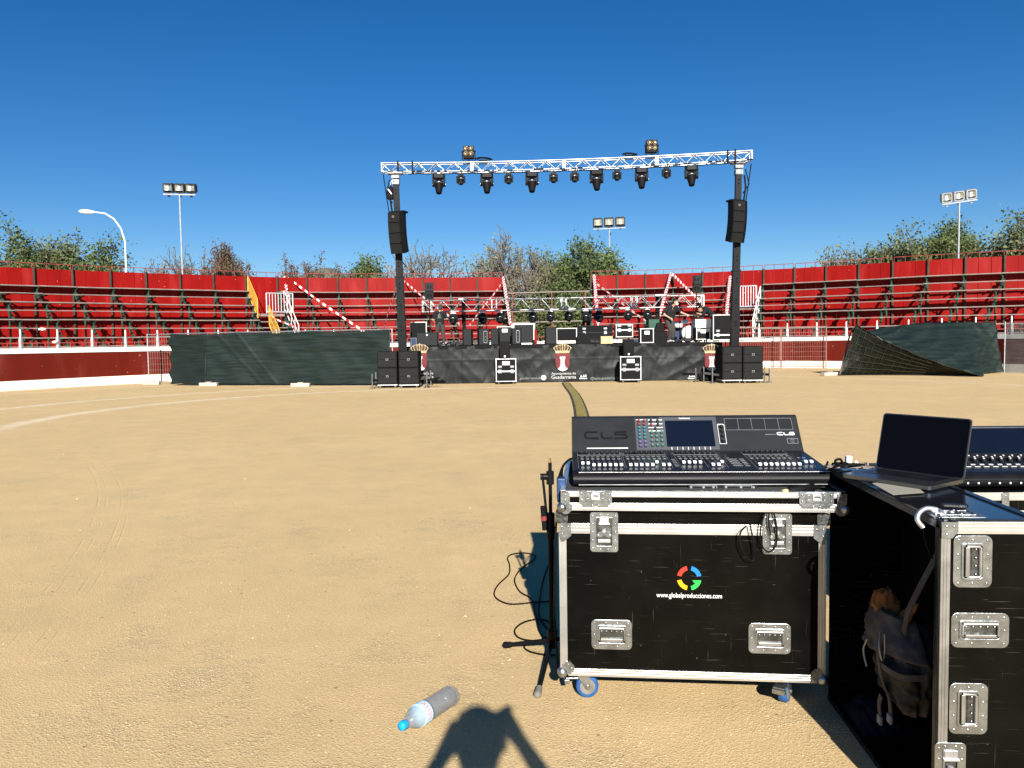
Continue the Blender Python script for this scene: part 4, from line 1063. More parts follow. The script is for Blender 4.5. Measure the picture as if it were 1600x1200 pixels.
# ------------------------------------------------------------------ cases and speakers (far ones)
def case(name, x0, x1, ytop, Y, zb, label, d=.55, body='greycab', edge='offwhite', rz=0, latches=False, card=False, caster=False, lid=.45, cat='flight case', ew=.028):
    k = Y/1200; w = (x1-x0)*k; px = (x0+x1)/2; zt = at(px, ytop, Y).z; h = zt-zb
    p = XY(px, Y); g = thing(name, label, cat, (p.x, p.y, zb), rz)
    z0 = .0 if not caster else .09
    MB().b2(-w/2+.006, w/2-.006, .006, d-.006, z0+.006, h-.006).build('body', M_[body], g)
    e = MB()
    for s in (-1, 1):
        for yy in (0, d): e.box((s*(w/2-ew/2), yy, (h+z0)/2), (ew, .02, h-z0))
    for zz in (z0+ew/2, h-ew/2):
        for yy in (0, d): e.box((0, yy, zz), (w-2*ew, .018, ew))
        for s in (-1, 1): e.box((s*(w/2), d/2, zz), (.018, d-.03, ew))
    e.build('edge_trim', M_[edge], g)
    if latches:
        ze = z0 + (h-z0)*lid
        MB().box((0, -.002, ze), (w-2*ew, .016, .05)).build('lid_joint', M_[edge], g)
        for s in (-1, 1):
            q = MB(); q.prism(rr(.11, .13, .02), 0, .02, T(s*w*.30, -.012, ze) @ FRONT); q.ring(rr(.06, .07, .015), rr(.03, .03, .01), .02, .03, T(s*w*.30, -.012, ze-.01) @ FRONT); q.build('latch', M_['plate'], g)
            q = MB(); q.prism(rr(.13, .075, .015), 0, .015, T(s*w*.30, -.002, ze+.16) @ FRONT); q.b2(s*w*.30-.05, s*w*.30+.05, -.03, -.018, ze+.15, ze+.165); q.build('handle', M_['plate'], g)
    if card: MB().prism(rr(w*.36, .13, .01), 0, .004, T(0, -.004, h-.16) @ FRONT).build('card', M_['letter'], g)
    if caster:
        for s in (-1, 1):
            for yy in (.1, d-.1):
                q = MB(); q.cyl((s*(w/2-.1)-.02, yy, .045), (s*(w/2-.1)+.02, yy, .045), .045, n=12); q.box((s*(w/2-.1), yy, .085), (.06, .05, .03)); q.build('caster', M_['greyrubber'], g)
    return g
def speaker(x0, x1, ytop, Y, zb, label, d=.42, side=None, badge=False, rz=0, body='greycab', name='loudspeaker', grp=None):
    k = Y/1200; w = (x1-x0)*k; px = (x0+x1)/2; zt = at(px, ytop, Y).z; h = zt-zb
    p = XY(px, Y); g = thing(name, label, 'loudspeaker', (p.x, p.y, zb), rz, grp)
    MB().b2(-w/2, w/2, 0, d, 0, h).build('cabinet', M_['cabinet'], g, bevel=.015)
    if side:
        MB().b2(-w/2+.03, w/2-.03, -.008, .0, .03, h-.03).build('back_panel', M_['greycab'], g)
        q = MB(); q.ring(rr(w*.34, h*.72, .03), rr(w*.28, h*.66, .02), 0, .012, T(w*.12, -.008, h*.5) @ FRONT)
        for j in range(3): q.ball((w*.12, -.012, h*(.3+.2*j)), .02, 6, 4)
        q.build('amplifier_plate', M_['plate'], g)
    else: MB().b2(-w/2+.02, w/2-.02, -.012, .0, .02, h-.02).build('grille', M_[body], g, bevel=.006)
    if badge: MB().prism(rr(.06, .06, .02), 0, .004, T(0, -.013, h*badge) @ FRONT).build('badge', M_['letter'], g)
    return g
# two speakers on cases standing on the sand
case('flight_case', 774, 806, 560.3, gnd(790, 600.5).y, 0, 'flight case on casters on the sand in front of the stage, left one', .6, 'cabinet', 'galv', 3, True, True, True)
case('flight_case', 969, 1001.5, 556.8, gnd(985, 598).y, 0, 'flight case on casters on the sand in front of the stage, right one', .6, 'cabinet', 'galv', -7, True, True, True)
for px, zt_, lb in ((788.5, 560.3, 'slim black front loudspeaker on the left flight case on the sand'), (982.3, 556.8, 'slim black front loudspeaker on the right flight case on the sand')):
    Yc = 26.75; speaker(px-8.2, px+8.2, zt_-27, Yc, at(px, zt_, 26.5).z, lb, .3, None, .12, 0, 'cabinet')
# things standing on the stage
speaker(651, 684, 519.5, 28.6, ZS, 'big square grey subwoofer at the left end of the stage', .7, None, .82, 4, 'greycab', 'stage_subwoofer')
case('amp_rack', 641, 667, 503, 30.2, ZS, 'amplifier rack with white edges behind the square stage subwoofer', .6, 'black', 'offwhite', 8)
speaker(724, 737, 514, 29, ZS, 'grey monitor speaker at the left beside the stage person, showing its front', .4, None, False, -6)
speaker(748, 765, 513.5, 29, ZS, 'monitor speaker showing its rear amplifier plate, left of the grey lidded case', .4, True, False, 10)
speaker(767, 779, 513, 28.8, ZS, 'narrow grey monitor speaker standing in front of the grey lidded case', .36, None, False, -8)
case('flight_case', 777, 801, 510, 29.6, ZS, 'grey case with pale lid and card between the monitor speakers', .5, 'greycab', 'offwhite', 0, False, True)
speaker(800, 815, 512.5, 28.7, ZS, 'monitor speaker with rear plate just left of the large grey case', .36, True, False, 6)
case('flight_case', 801.5, 836, 505, 30.5, ZS, 'large grey case with thick white rounded edges', .6, 'greycab', 'offwhite', 0, False, False, False, .3, ew=.06)
speaker(852.5, 870, 511.5, 28.6, ZS, 'dark monitor speaker left of the middle white edged case', .4, None, False, 4)
case('flight_case', 869.5, 901.5, 512.5, 29.0, ZS+.10, 'low black case with white edges behind the crest', .6, 'black', 'offwhite', 0, False, False, False)
case('flight_case', 902, 957, 508.5, 30.2, ZS, 'long dark case behind the wedge monitor', .6, 'black', 'greycab', 0, True, False, False, .6)
case('cardboard_box', 939, 957, 525.5, 28.0, ZS, 'cream cardboard box at the front edge of the stage', .3, 'cream', 'cream', 3, cat='box', ew=.012)
case('flight_case', 962.5, 989, 506.5, 28.0, ZS+.13, 'white edged case with two handles above the right front loudspeaker', .5, 'cabinet', 'offwhite', 0, True, False, True, .55)
case('flight_case', 1000.5, 1021.5, 513, 28.2, ZS, 'small white edged case with a card left of the black amplifier', .45, 'cabinet', 'offwhite', 0, False, True)
case('amplifier', 1013, 1034, 497.5, 30, ZS, 'tall dark green amplifier behind the small white edged case', .5, 'greencase', 'black', 0, cat='amplifier')
case('amplifier', 1022, 1042.5, 516.5, 28.2, ZS, 'low black combo amplifier with a white mark beside the masked person', .4, 'cabinet', 'black', -4, cat='amplifier', card=False)
case('storage_box', 1053, 1066, 502, 31, ZS, 'navy storage box behind the masked person', .5, 'navy', 'black', 0, cat='box')
case('flight_case', 1088, 1109.5, 511, 28.6, ZS, 'dark case with white edges under the pale lid', .55, 'cabinet', 'offwhite', 0, True, True, True, .75)
case('case_lid', 1086.5, 1111, 499, 28.6, at(1098, 510.6, 28.6).z, 'pale cream lid lying on the dark case beside the right tower', .6, 'offwhite', 'offwhite', 0, cat='case lid')
case('amp_rack', 1114.5, 1152, 491.5, 29.0, ZS+.06, 'tall open amplifier rack with white edges behind the right tower mast', .7, 'black', 'offwhite', -6, True, False, False, .2)
def wedge(x0, x1, yt, Y, label, flip=1):
    k = Y/1200; w = (x1-x0)*k; p = XY((x0+x1)/2, Y); h = at((x0+x1)/2, yt, Y).z-ZS
    g = thing('wedge_monitor', label, 'stage monitor', (p.x, p.y, ZS), 0, 'wedge monitors on the stage')
    A = Matrix(((flip, 0, 0, 0), (0, 0, 1, 0), (0, 1, 0, 0), (0, 0, 0, 1)))
    MB().prism([(-w/2, 0), (w/2, 0), (w/2, .06), (w*.02, h), (-w*.28, h), (-w/2, h*.45)], 0, .45, A).build('cabinet', M_['cabinet'], g, bevel=.01)
    MB().bar((flip*(w/2-.03), .225, .1), (flip*(w*.04), .225, h-.02), .4, .03, (flip*.6, 0, .6)).build('grille', M_['greycab'], g)
wedge(901, 924, 519.5, 28.2, 'black wedge monitor left of the cream box'); wedge(1020, 1040, 504, 29.6, 'black wedge tilted up behind the low combo amplifier', -1)
case('red_board', 835, 839, 515, 29.6, ZS, 'thin red board leaning at the right of the large grey case', .1, 'red', 'red', 0, cat='board', ew=.01)
case('blue_crate', 642, 651, 528, 29.4, ZS, 'small violet crate at the foot of the left tower mast', .3, 'navy', 'greyprint', 0, cat='crate', ew=.015)
# drum kit at the right of the stage
p = XY(1074, 31); g = thing('drum_kit', 'pale drum kit with cymbals between the masked and the crouching person', 'drum kit', (p.x, p.y, ZS))
MB().lathe([(.30, 0), (.31, .02), (.31, .40), (.30, .42)], 18, T(0, 0, .34) @ RX(90)).build('bass_drum', M_['drum'], g)
MB().lathe([(.17, 0), (.17, .16)], 14, T(-.38, -.1, .58)).build('snare_drum', M_['drum'], g)
MB().lathe([(.19, 0), (.19, .34)], 14, T(.42, -.1, .32)).build('floor_tom', M_['drum'], g)
MB().lathe([(.14, 0), (.14, .18)], 14, T(-.12, -.1, .72)).build('rack_tom', M_['drum'], g)
for x, z, a in ((-.55, 1.02, 12), (.45, 1.12, -14)):
    q = MB(); q.cyl((x, .1, 0), (x, .1, z), .014, n=6)
    for t in (0, 120, 240): q.bar((x, .1, .3), (x+.28*cos(rad(t)), .1+.28*sin(rad(t)), 0), .018)
    q.build('cymbal_stand', M_['galv'], g)
    MB().lathe([(.02, .03), (.05, .02), (.21, 0), (.2, -.004)], 18, T(x, .1, z) @ RY(a)).build('cymbal', M_['brass'], g)
# microphone stands on the stage
def far_stand(px, yt, Y, label, boom=0):
    p = XY(px, Y); zt = at(px, yt, Y).z-ZS; g = thing('stage_mic_stand', label, 'microphone stand', (p.x, p.y, ZS), 0, 'thin stands on the stage')
    MB().cyl((0, 0, .05), (0, 0, zt), .014, n=6).build('pole', M_['black'], g)
    for t in (30, 150, 270): MB().bar((0, 0, .14), (.32*cos(rad(t)), .32*sin(rad(t)), .01), .02).build('leg', M_['black'], g)
    if boom: MB().bar((-boom*.3, 0, zt-.2), (boom, 0, zt+.1), .018).build('boom', M_['black'], g)
far_stand(844, 486, 29, 'thin stand beside the large grey case'); far_stand(760, 500, 30, 'thin stand behind the monitor showing its rear plate', .4)
far_stand(1084, 480, 29.5, 'thin stand between the drum kit and the pale lid', .3); far_stand(716, 492, 31, 'thin stand right of the person seen from behind', -.4); far_stand(1062, 492, 29.5, 'thin stand right of the masked person', -.5)
# rear truss with lamps
RA, RB = at(661, 479, 35), at(1098, 470.5, 34.2)
rt = thing('rear_truss', 'low silver ladder truss crossing the back of the stage', 'truss', tuple(RA.lerp(RB, .5)))
hh = .25
q = MB()
for j in (-1, 1):
    for i in (-.2, .2): q.tube([RA+V((0, i, j*hh)), RB+V((0, i, j*hh))], .027, 6)
q.build('chords', M_['truss'], rt, world=True)
q = MB(); N = 14
for a in range(N):
    A_, B_ = RA.lerp(RB, a/N), RA.lerp(RB, (a+1)/N); C_ = A_.lerp(B_, .5)
    for i in (-.2, .2): q.tube([A_+V((0, i, hh)), C_+V((0, i, -hh))], .018, 5); q.tube([C_+V((0, i, -hh)), B_+V((0, i, hh))], .018, 5)
for t in (0, .03, .25, .267, .5, .517, .75, .767, 1):
    A_ = RA.lerp(RB, t); q.bar(A_+V((0, -.2, -hh)), A_+V((0, -.2, hh)), .05, .03); q.bar(A_+V((0, .2, -hh)), A_+V((0, .2, hh)), .05, .03)
q.build('lacing', M_['truss'], rt, world=True)
def support(px, label):
    t = (px-661)/(1098-661); A_ = RA.lerp(RB, t) + V((0, .32, 0)); g = thing('truss_stand', label, 'truss stand', (A_.x, A_.y, ZS), 0, 'stands under the rear truss')
    MB().bar((0, 0, 0), (0, 0, A_.z-ZS+.3), .17).build('mast', M_['black'], g)
    MB().box((0, -.2, A_.z-ZS+.3), (.4, .5, .06)).build('head_plate', M_['galv'], g)
    for a in (45, 135, 225, 315): MB().bar((0, 0, .12), (.7*cos(rad(a)), .7*sin(rad(a)), .02), .06).build('leg', M_['galv'], g)
support(725, 'black stand holding up the left of the rear truss'); support(1031, 'black stand holding up the right of the rear truss')
lp = moving_head('small')
for i, px in enumerate((709, 756, 783, 835, 862, 891, 917, 937, 982, 1012)):
    t = (px-661)/(1098-661); p = RA.lerp(RB, t) - V((0, .2, hh+.03))
    place(lp, i, tuple(p), 'dark moving head under the rear truss, %s from the left' % ordn[i], random.uniform(-25, 25), 'moving heads under the rear truss', random.uniform(1.2, 1.4))
for i, (px, sc) in enumerate(((700, 1.5), (876, 1.5), (893, 1.3))):
    pass
def twin(px, yt, label, rz):
    Y = 32; p = at(px, yt, Y); g = thing('pole_loudspeakers', label, 'loudspeaker', (p.x, p.y, ZS), rz, 'pairs of small loudspeakers on poles')
    zt = p.z-ZS; z = zt
    for i, t in enumerate((0, 16)):
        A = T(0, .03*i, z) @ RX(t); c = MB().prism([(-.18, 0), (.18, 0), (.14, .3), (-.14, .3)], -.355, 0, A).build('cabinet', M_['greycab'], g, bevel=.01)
        for s in (-1, 1): MB().box((s*.055, -.012, -.17), (.05, .03, .10), A).build('waveguide', M_['black'], c)
        z -= .36
    MB().cyl((0, .15, 0), (0, .15, z), .022, n=8).build('pole', M_['black'], g)
    for a in (30, 150, 270): MB().bar((0, .15, .5), (.45*cos(rad(a)), .15+.45*sin(rad(a)), .02), .03).build('leg', M_['black'], g)
twin(670.5, 441.5, 'two small grey loudspeakers on a pole above the left of the rear truss', 8); twin(1089, 430, 'two small grey loudspeakers on a pole above the right of the rear truss', -8)
# loose gear on the stage floor, low behind the front row
def heap(px, Y, w, label, Mx):
    p = XY(px, Y); m = MB()
    for q in range(10):
        c = V((p.x+random.uniform(-w, w), p.y+random.uniform(-.2, .2), ZS+.04)); m.tube([c, c+V((random.uniform(-.2, .2), 0, random.uniform(.02, .2))), c+V((random.uniform(-.3, .3), .1, 0))], .025, 5)
    m.ball((p.x, p.y, ZS+.07), .11, 8, 5, (1.5, 1, .6)); m.ball((p.x+w*.6, p.y, ZS+.06), .08, 8, 5, (1.3, 1, .7))
    tag(m.build('cable_heap', Mx), label, 'cables', 'cable heaps on the stage')
heap(708, 30, .5, 'tangle of dark cables at the feet of the person seen from behind', M_['rubber']); heap(742, 29.5, .2, 'small tangle of cables between two monitor speakers', M_['greyrubber']); heap(1075, 29, .5, 'tangle of dark cables in front of the drum kit', M_['rubber'])
heap(925, 29, .3, 'tangle of cables behind the wedge monitor', M_['rubber'])
# rubber mat over the cables, running from the stage to the desk
cl = [gnd(884, 598.5), gnd(889, 606), gnd(897, 615), gnd(902, 625), gnd(906.5, 638), gnd(910, 655), gnd(914, 690), gnd(925, 760)]
P = []
for i in range(len(cl)-1):
    for t in range(6): P.append(cl[i].lerp(cl[i+1], t/6))
for _ in range(3): P = [P[0]] + [(a+b*2+c)/4 for a, b, c in zip(P, P[1:], P[2:])] + [P[-1]]
def ribbon(m, o0, o1, z0, z1):
    R_ = []
    for i, p in enumerate(P):
        d = (P[min(i+1, len(P)-1)]-P[max(i-1, 0)]).normalized(); s = V((-d.y, d.x, 0))*-1
        R_.append((p - s*o0 + V((0, 0, z0)), p - s*o1 + V((0, 0, z1))))
    vs = [q for ab in R_ for q in ab]
    m.add(vs, [(2*i, 2*i+1, 2*i+3, 2*i+2) for i in range(len(R_)-1)], True)
cmt = thing('cable_mat', 'olive cable mat with dark edges snaking over the sand from stage to desk', 'cable mat', tuple(gnd(900, 620)))
q = MB(); ribbon(q, -.10, .10, .03, .03); q.build('mat_top', M_['olive'], cmt, world=True)
q = MB(); ribbon(q, -.15, -.10, .004, .03); ribbon(q, .10, .15, .03, .004); q.build('mat_edges', M_['oliveedge'], cmt, world=True)

# ------------------------------------------------------------------ people
def hand(mb, wrist, d, side, r=.013, L=.085, curl=.5):
    wrist, d, side = V(wrist), V(d).normalized(), V(side).normalized(); nrm = d.cross(side).normalized()
    pc = wrist + d*.05
    for s in (-.027, -.009, .009, .027): mb.limb([wrist+side*s*.6, wrist+d*.085+side*s], [.017, .015], 8)
    for i, (s, l) in enumerate(((-.032, .9), (-.011, 1.05), (.011, 1.0), (.032, .8))):
        a = wrist+d*.088+side*s; b = a+(d*cos(curl)+nrm*sin(curl))*L*.45*l; c = b+(d*cos(curl*2.1)+nrm*sin(curl*2.1))*L*.5*l
        mb.limb([a, b, c], [.0115, .0105, .009], 8)
    a = wrist+d*.03-side*.03; b = a+(d*.6-side*.75).normalized()*.04; c = b+(d*.9+nrm*.4).normalized()*.035
    mb.limb([a, b, c], [.015, .013, .011], 8)
def remesh(o, vs, sm=2):
    r = o.modifiers.new('remesh', 'REMESH'); r.mode = 'VOXEL'; r.voxel_size = vs; r.use_smooth_shade = True
    s = o.modifiers.new('smooth', 'SMOOTH'); s.factor = .5; s.iterations = sm
def person(label, loc, J, face, cloth, legs, shoe, vs=.011, mask=False, sleeve=.55, hat=None, curl=.5, printed=False):
    g = thing('person', label, 'person', loc); J = {a: V(b) for a, b in J.items()}
    face = V(face).normalized(); up = (J['head']-J['neck']).normalized(); rt = face.cross(up).normalized(); up = rt.cross(face)
    h = J['head']
    b = MB()
    b.ball(h+up*.02, .098, 14, 10, (.92, .98, 1.15)); b.ball(h-up*.055+face*.025, .072, 12, 8, (.9, .95, 1.0))
    b.limb([h+face*.098+up*.01, h+face*.112-up*.025], [.011, .016], 8)
    b.limb([h+face*.083+up*.03-rt*.03, h+face*.083+up*.03+rt*.03], [.015, .015], 8)
    b.limb([h+face*.086-up*.062-rt*.018, h+face*.086-up*.062+rt*.018], [.012, .012], 8)
    for s in (-1, 1): b.ball(h+rt*s*.093+up*.005, .028, 8, 6, (.5, .7, 1.1))
    b.limb([h-up*.07, J['neck'], J['chest']], [.058, .055, .085]); b.limb([J['chest'], J['pelvis']], [.085, .085])
    for s in ('L', 'R'):
        b.limb([J['neck']+V((0, 0, -.05)), J['sh'+s], J['el'+s], J['wr'+s]], [.06, .058, .042, .029])
        d = (J['wr'+s]-J['el'+s]).normalized(); sd = d.cross(face); sd = sd if sd.length > .2 else d.cross(V((0, 0, 1)))
        hand(b, J['wr'+s], d, sd*(1 if s == 'L' else -1), curl=curl)
        b.limb([J['pelvis'], J['hip'+s], J['kn'+s], J['an'+s]], [.085, .075, .055, .042])
        b.limb([J['an'+s]+V((0, 0, -.02)), J['an'+s]+V((face.x, face.y, 0))*.13+V((0, 0, -.045))], [.042, .03])
    remesh(b.build('body', M_['skin'], g), vs)
    e = MB()
    for s in (-1, 1): e.ball(h+face*.088+rt*s*.033+up*.012, .012, 8, 6)
    e.build('eyes', M_['hair'], g)
    c = MB()
    side = (J['shR']-J['shL']).normalized()
    for s in (-.075, 0, .075): c.limb([J['chest']+side*s, J['chest'].lerp(J['pelvis'], .6)+side*s*.9, J['pelvis']+side*s*1.1], [.125, .115, .118])
    for s in ('L', 'R'):
        c.limb([J['neck'].lerp(J['chest'], .25)+side*(-.05 if s == 'L' else .05), J['sh'+s], J['sh'+s].lerp(J['el'+s], sleeve), J['sh'+s].lerp(J['el'+s], min(1, sleeve+.12))], [.085, .082, .072, .07])
    remesh(c.build('shirt', M_[cloth], g), vs)
    t = MB()
    for s in ('L', 'R'): t.limb([J['pelvis'], J['hip'+s], J['kn'+s], J['an'+s]+V((0, 0, .03))], [.135, .108, .082, .066])
    remesh(t.build('trousers', M_[legs], g), vs)
    for s in ('L', 'R'):
        q = MB(); f = V((face.x, face.y, 0)).normalized(); a = J['an'+s]
        q.limb([a-f*.05+V((0, 0, -.035)), a+f*.06+V((0, 0, -.035)), a+f*.17+V((0, 0, -.05))], [.052, .05, .036]); q.b2(-.04, .04, -.08, .19, -.085, -.06, T(*a) @ RZ(math.degrees(atan2(-f.x, f.y))))
        remesh(q.build('shoe', M_[shoe], g), vs)
    q = MB(); q.ball(h+up*.038-face*.018, .105, 14, 10, (.95, .98, 1.12)); q.ball(h-face*.055-up*.02, .075, 10, 8)
    remesh(q.build('hair', M_[hat or 'hair'], g), vs)
    if mask:
        q = MB(); q.ball(h+face*.075-up*.045, .062, 12, 8, (.95, .95, .95)); q.limb([h+face*.1-up*.04-rt*.02, h+face*.1-up*.04+rt*.02], [.03, .03])
        remesh(q.build('face_mask', M_['letter'], g), vs)
    if printed:
        q = MB(); A = T(*(J['chest']+V((0, -.128, .03)))) @ FRONT
        q.ring([(.05*cos(a*pi/8), .05*sin(a*pi/8)) for a in range(16)], [(.03*cos(a*pi/8), .03*sin(a*pi/8)) for a in range(16)], 0, .006, A); q.box((0, -.085, .003), (.16, .02, .006), A)
        q.build('back_print', M_['greyprint'], g)
    return g
p = XY(688, 32.6)
person('person seen from behind in black top and charcoal trousers on the left of the stage', (p.x, p.y, ZS),
    dict(head=(.03, .02, 1.585), neck=(.0, 0, 1.43), chest=(-.01, -.01, 1.22), pelvis=(0, 0, .93), shL=(-.20, 0, 1.37), elL=(-.29, .03, 1.09), wrL=(-.22, .2, .93), shR=(.19, 0, 1.37), elR=(.29, .06, 1.12), wrR=(.30, .26, 1.02),
    hipL=(-.09, 0, .86), knL=(-.13, .0, .47), anL=(-.10, .02, .085), hipR=(.09, 0, .86), knR=(.13, .02, .47), anR=(.15, .0, .085)), (.15, 1, 0), 'blackcloth', 'greycloth', 'shoe', hat='packdark', printed=True)
p = XY(1050, 29.5)
person('person in white face mask and black T-shirt leaning over on the stage', (p.x, p.y, ZS),
    dict(head=(.11, -.12, 1.52), neck=(.03, -.06, 1.385), chest=(-.03, 0, 1.19), pelvis=(-.10, .05, .87), shL=(-.19, -.04, 1.32), elL=(-.32, -.10, 1.06), wrL=(-.13, -.22, .93), shR=(.18, -.02, 1.30), elR=(.34, -.08, 1.13), wrR=(.52, -.16, 1.05),
    hipL=(-.17, .03, .82), knL=(-.08, -.10, .46), anL=(-.12, .02, .085), hipR=(-.01, .05, .82), knR=(.04, -.06, .45), anR=(.02, -.02, .085)), (.75, -.65, -.22), 'blackcloth', 'greycloth', 'shoe', mask=True)
p = XY(1104, 31)
person('person dressed in black bending far over behind the pale lid on the stage', (p.x, p.y, ZS),
    dict(head=(-.27, -.10, 1.32), neck=(-.13, -.05, 1.37), chest=(.03, 0, 1.27), pelvis=(.36, .05, .98), shL=(-.10, -.2, 1.28), elL=(-.2, -.24, 1.08), wrL=(-.36, -.2, 1.12), shR=(-.06, .14, 1.30), elR=(-.16, .18, 1.06), wrR=(-.34, .1, 1.06),
    hipL=(.36, -.05, .90), knL=(.40, -.08, .48), anL=(.42, -.05, .085), hipR=(.36, .14, .90), knR=(.42, .15, .48), anR=(.46, .17, .085)), (-.85, -.3, -.42), 'blackcloth', 'blackcloth', 'shoe', sleeve=.95)
# the photographer, whose shadow lies on the sand
g = person('person holding a phone with raised elbows, casting the shadow on the sand', (.08, -.45, 0),
    dict(head=(.0, .06, 1.56), neck=(.0, .0, 1.42), chest=(0, 0, 1.23), pelvis=(0, -.02, .93), shL=(-.18, .0, 1.35), elL=(-.33, .17, 1.14), wrL=(-.15, .33, 1.395), shR=(.18, 0, 1.35), elR=(.32, .17, 1.18), wrR=(.125, .33, 1.45),
    hipL=(-.09, 0, .86), knL=(-.11, .02, .47), anL=(-.12, 0, .085), hipR=(.09, 0, .86), knR=(.11, .02, .47), anR=(.13, 0, .085)), (.05, 1, -.05), 'bluecloth', 'greycloth', 'shoe', curl=.9)
tag(MB().prism(rr(.165, .080, .012), -.004, .004, T(.062, -.03, 1.468) @ FRONT).build('phone', M_['black']), 'dark phone held up by the person casting the shadow', 'phone')

# ------------------------------------------------------------------ the near flight case
def trim(m, p0, p1, n, w, th=.003):            # ribbed aluminium profile lying on a face with outward normal n
    p0, p1, n = V(p0), V(p1), V(n); d = (p1-p0).normalized(); s = d.cross(n)
    m.bar(p0+n*th/2, p1+n*th/2, w, th, tuple(n))
    for k in (-.40, -.1, .22): m.bar(p0+s*k*w+n*(th+.0007), p1+s*k*w+n*(th+.0007), w*.17, .0016, tuple(n))
def rivet(m, A, pts, r=.0042):
    for (x, y) in pts: m.ball((x, y, .0035), r, 8, 4, (1, 1, .6), A)
def recess_handle(parent, A, w, h, vertical=False, name='recessed_handle'):
    pl = MB(); o = rr(w, h, .018, 4); wi, hi = (w-.05, h-.05); i = rr(wi, hi, .008, 4)
    pl.ring(o, i, 0, .004, A); pl.ring(rr(wi+.008, hi+.008, .010), rr(wi-.004, hi-.004, .008), .004, .0075, A)
    nx, ny = max(3, int(w/.036)), max(3, int(h/.036))
    pts = [(-w/2+.014+(w-.028)*k/(nx-1), s*(h/2-.0125)) for k in range(nx) for s in (-1, 1)] + [(s*(w/2-.0125), -h/2+.014+(h-.028)*k/(ny-1)) for k in range(1, ny-1) for s in (-1, 1)]
    rivet(pl, A, pts)
    pl = pl.build(name, M_['plate'], parent, bevel=.0012)
    d = MB().prism(rr(wi-.002, hi-.002, .008), 0, .0012, A)
    if vertical:
        d.box((wi*.12, 0, .0022), (wi*.34, hi*.86, .002), A); d.box((-wi*.32, 0, .0022), (wi*.2, hi*.86, .002), A)
    else: d.box((0, hi*.10, .0022), (wi*.88, hi*.45, .002), A)
    d.build('recess', M_['dish'], pl)
    b = MB()
    if vertical:
        b.box((-wi*.30, 0, .006), (wi*.20, hi*.86, .010), A); x = wi*.36
        b.tube([(-wi*.3, hi*.44, .006), (wi*.3, hi*.44, .008), (x, hi*.36, .008)], .0042, 8, True, A); b.tube([(-wi*.3, -hi*.44, .006), (wi*.3, -hi*.44, .008), (x, -hi*.36, .008)], .0042, 8, True, A)
        b.cyl((x, -hi*.42, .006), (x, hi*.42, .006), .0055, n=8, M=A)
    else:
        y = -hi*.30; b.box((0, y, .006), (wi*.78, hi*.17, .009), A)
        b.tube([(-wi*.45, y, .006), (-wi*.45, hi*.3, .008), (-wi*.38, hi*.38, .008)], .0042, 8, True, A); b.tube([(wi*.45, y, .006), (wi*.45, hi*.3, .008), (wi*.38, hi*.38, .008)], .0042, 8, True, A)
        b.cyl((-wi*.44, hi*.38, .006), (wi*.44, hi*.38, .006), .0055, n=8, M=A)
    b.build('grip', M_['worn'], pl, bevel=.001)
    q = MB(); rivet(q, A @ T(0, 0, .002), [(wi*.14, hi*(-.36+.24*k)) for k in range(4)] if vertical else [(wi*(-.36+.18*k), hi*.22) for k in range(5)], .0036); q.build('rivets', M_['plate'], pl)
    return pl
def butterfly(parent, A, w=.112, h=.158, name='butterfly_latch'):
    pl = MB(); pl.ring(rr(w, h, .012), rr(w-.046, h-.046, .007), 0, .004, A); pl.ring(rr(w-.040, h-.040, .008), rr(w-.05, h-.05, .006), .004, .0075, A)
    rivet(pl, A, [(s*(w/2-.011), y) for s in (-1, 1) for y in (h*.40, h*.2, 0, -h*.2, -h*.40)] + [(x, s*(h/2-.011)) for s in (-1, 1) for x in (-.015, .015)])
    pl = pl.build(name, M_['plate'], parent, bevel=.0012)
    MB().prism(rr(w-.049, h-.049, .006), 0, .0015, A).build('recess', M_['dish'], pl)
    wing = [(-.008, .018), (.008, .018), (.013, .006), (.026, .003), (.033, -.007), (.026, -.017), (.010, -.014), (.006, -.009), (-.006, -.009), (-.010, -.014), (-.026, -.017), (-.033, -.007), (-.026, .003), (-.013, .006)]
    MB().prism([(x*.93, y-.004) for x, y in wing], .004, .0075, A).build('wing', M_['plate'], pl, bevel=.0012)
    q = MB(); q.cyl((0, .006, .007), (0, .006, .012), .0095, .007, 12, A); rivet(q, A @ T(0, 0, .005), [(-.023, -.011), (.023, -.011)], .0045)
    q.box((0, .046, .006), (.036, .026, .006), A); q.box((0, .033, .009), (.044, .006, .01), A); q.box((0, -.036, .004), (.05, .012, .004), A); q.build('hub', M_['galv'], pl, bevel=.001)
    return pl
def keeper(parent, A, w=.128, h=.062):
    pl = MB(); pl.prism([(-w/2, h*.5), (w/2, h*.5), (w/2, -h*.2), (w/2-.016, -h*.5), (w*.12, -h*.5), (w*.08, -h*.42), (-w*.08, -h*.42), (-w*.12, -h*.5), (-w/2+.016, -h*.5), (-w/2, -h*.2)], 0, .003, A)
    pl.prism(rr(w*.62, h*.62, .008), .003, .008, A @ T(0, h*.14, 0)); rivet(pl, A @ T(0, 0, .003), [(s*w*.42, y) for s in (-1, 1) for y in (h*.33, -.005)] + [(s*w*.23, y) for s in (-1, 1) for y in (h*.3, .0)] + [(s*w*.1, -h*.42) for s in (-1, 1)])
    pl = pl.build('latch_keeper', M_['plate'], parent, bevel=.0012)
    MB().ring(rr(w*.26, h*.42, .004), rr(w*.17, h*.16, .003), .008, .014, A @ T(0, h*.16, 0)).build('hook', M_['galv'], pl)
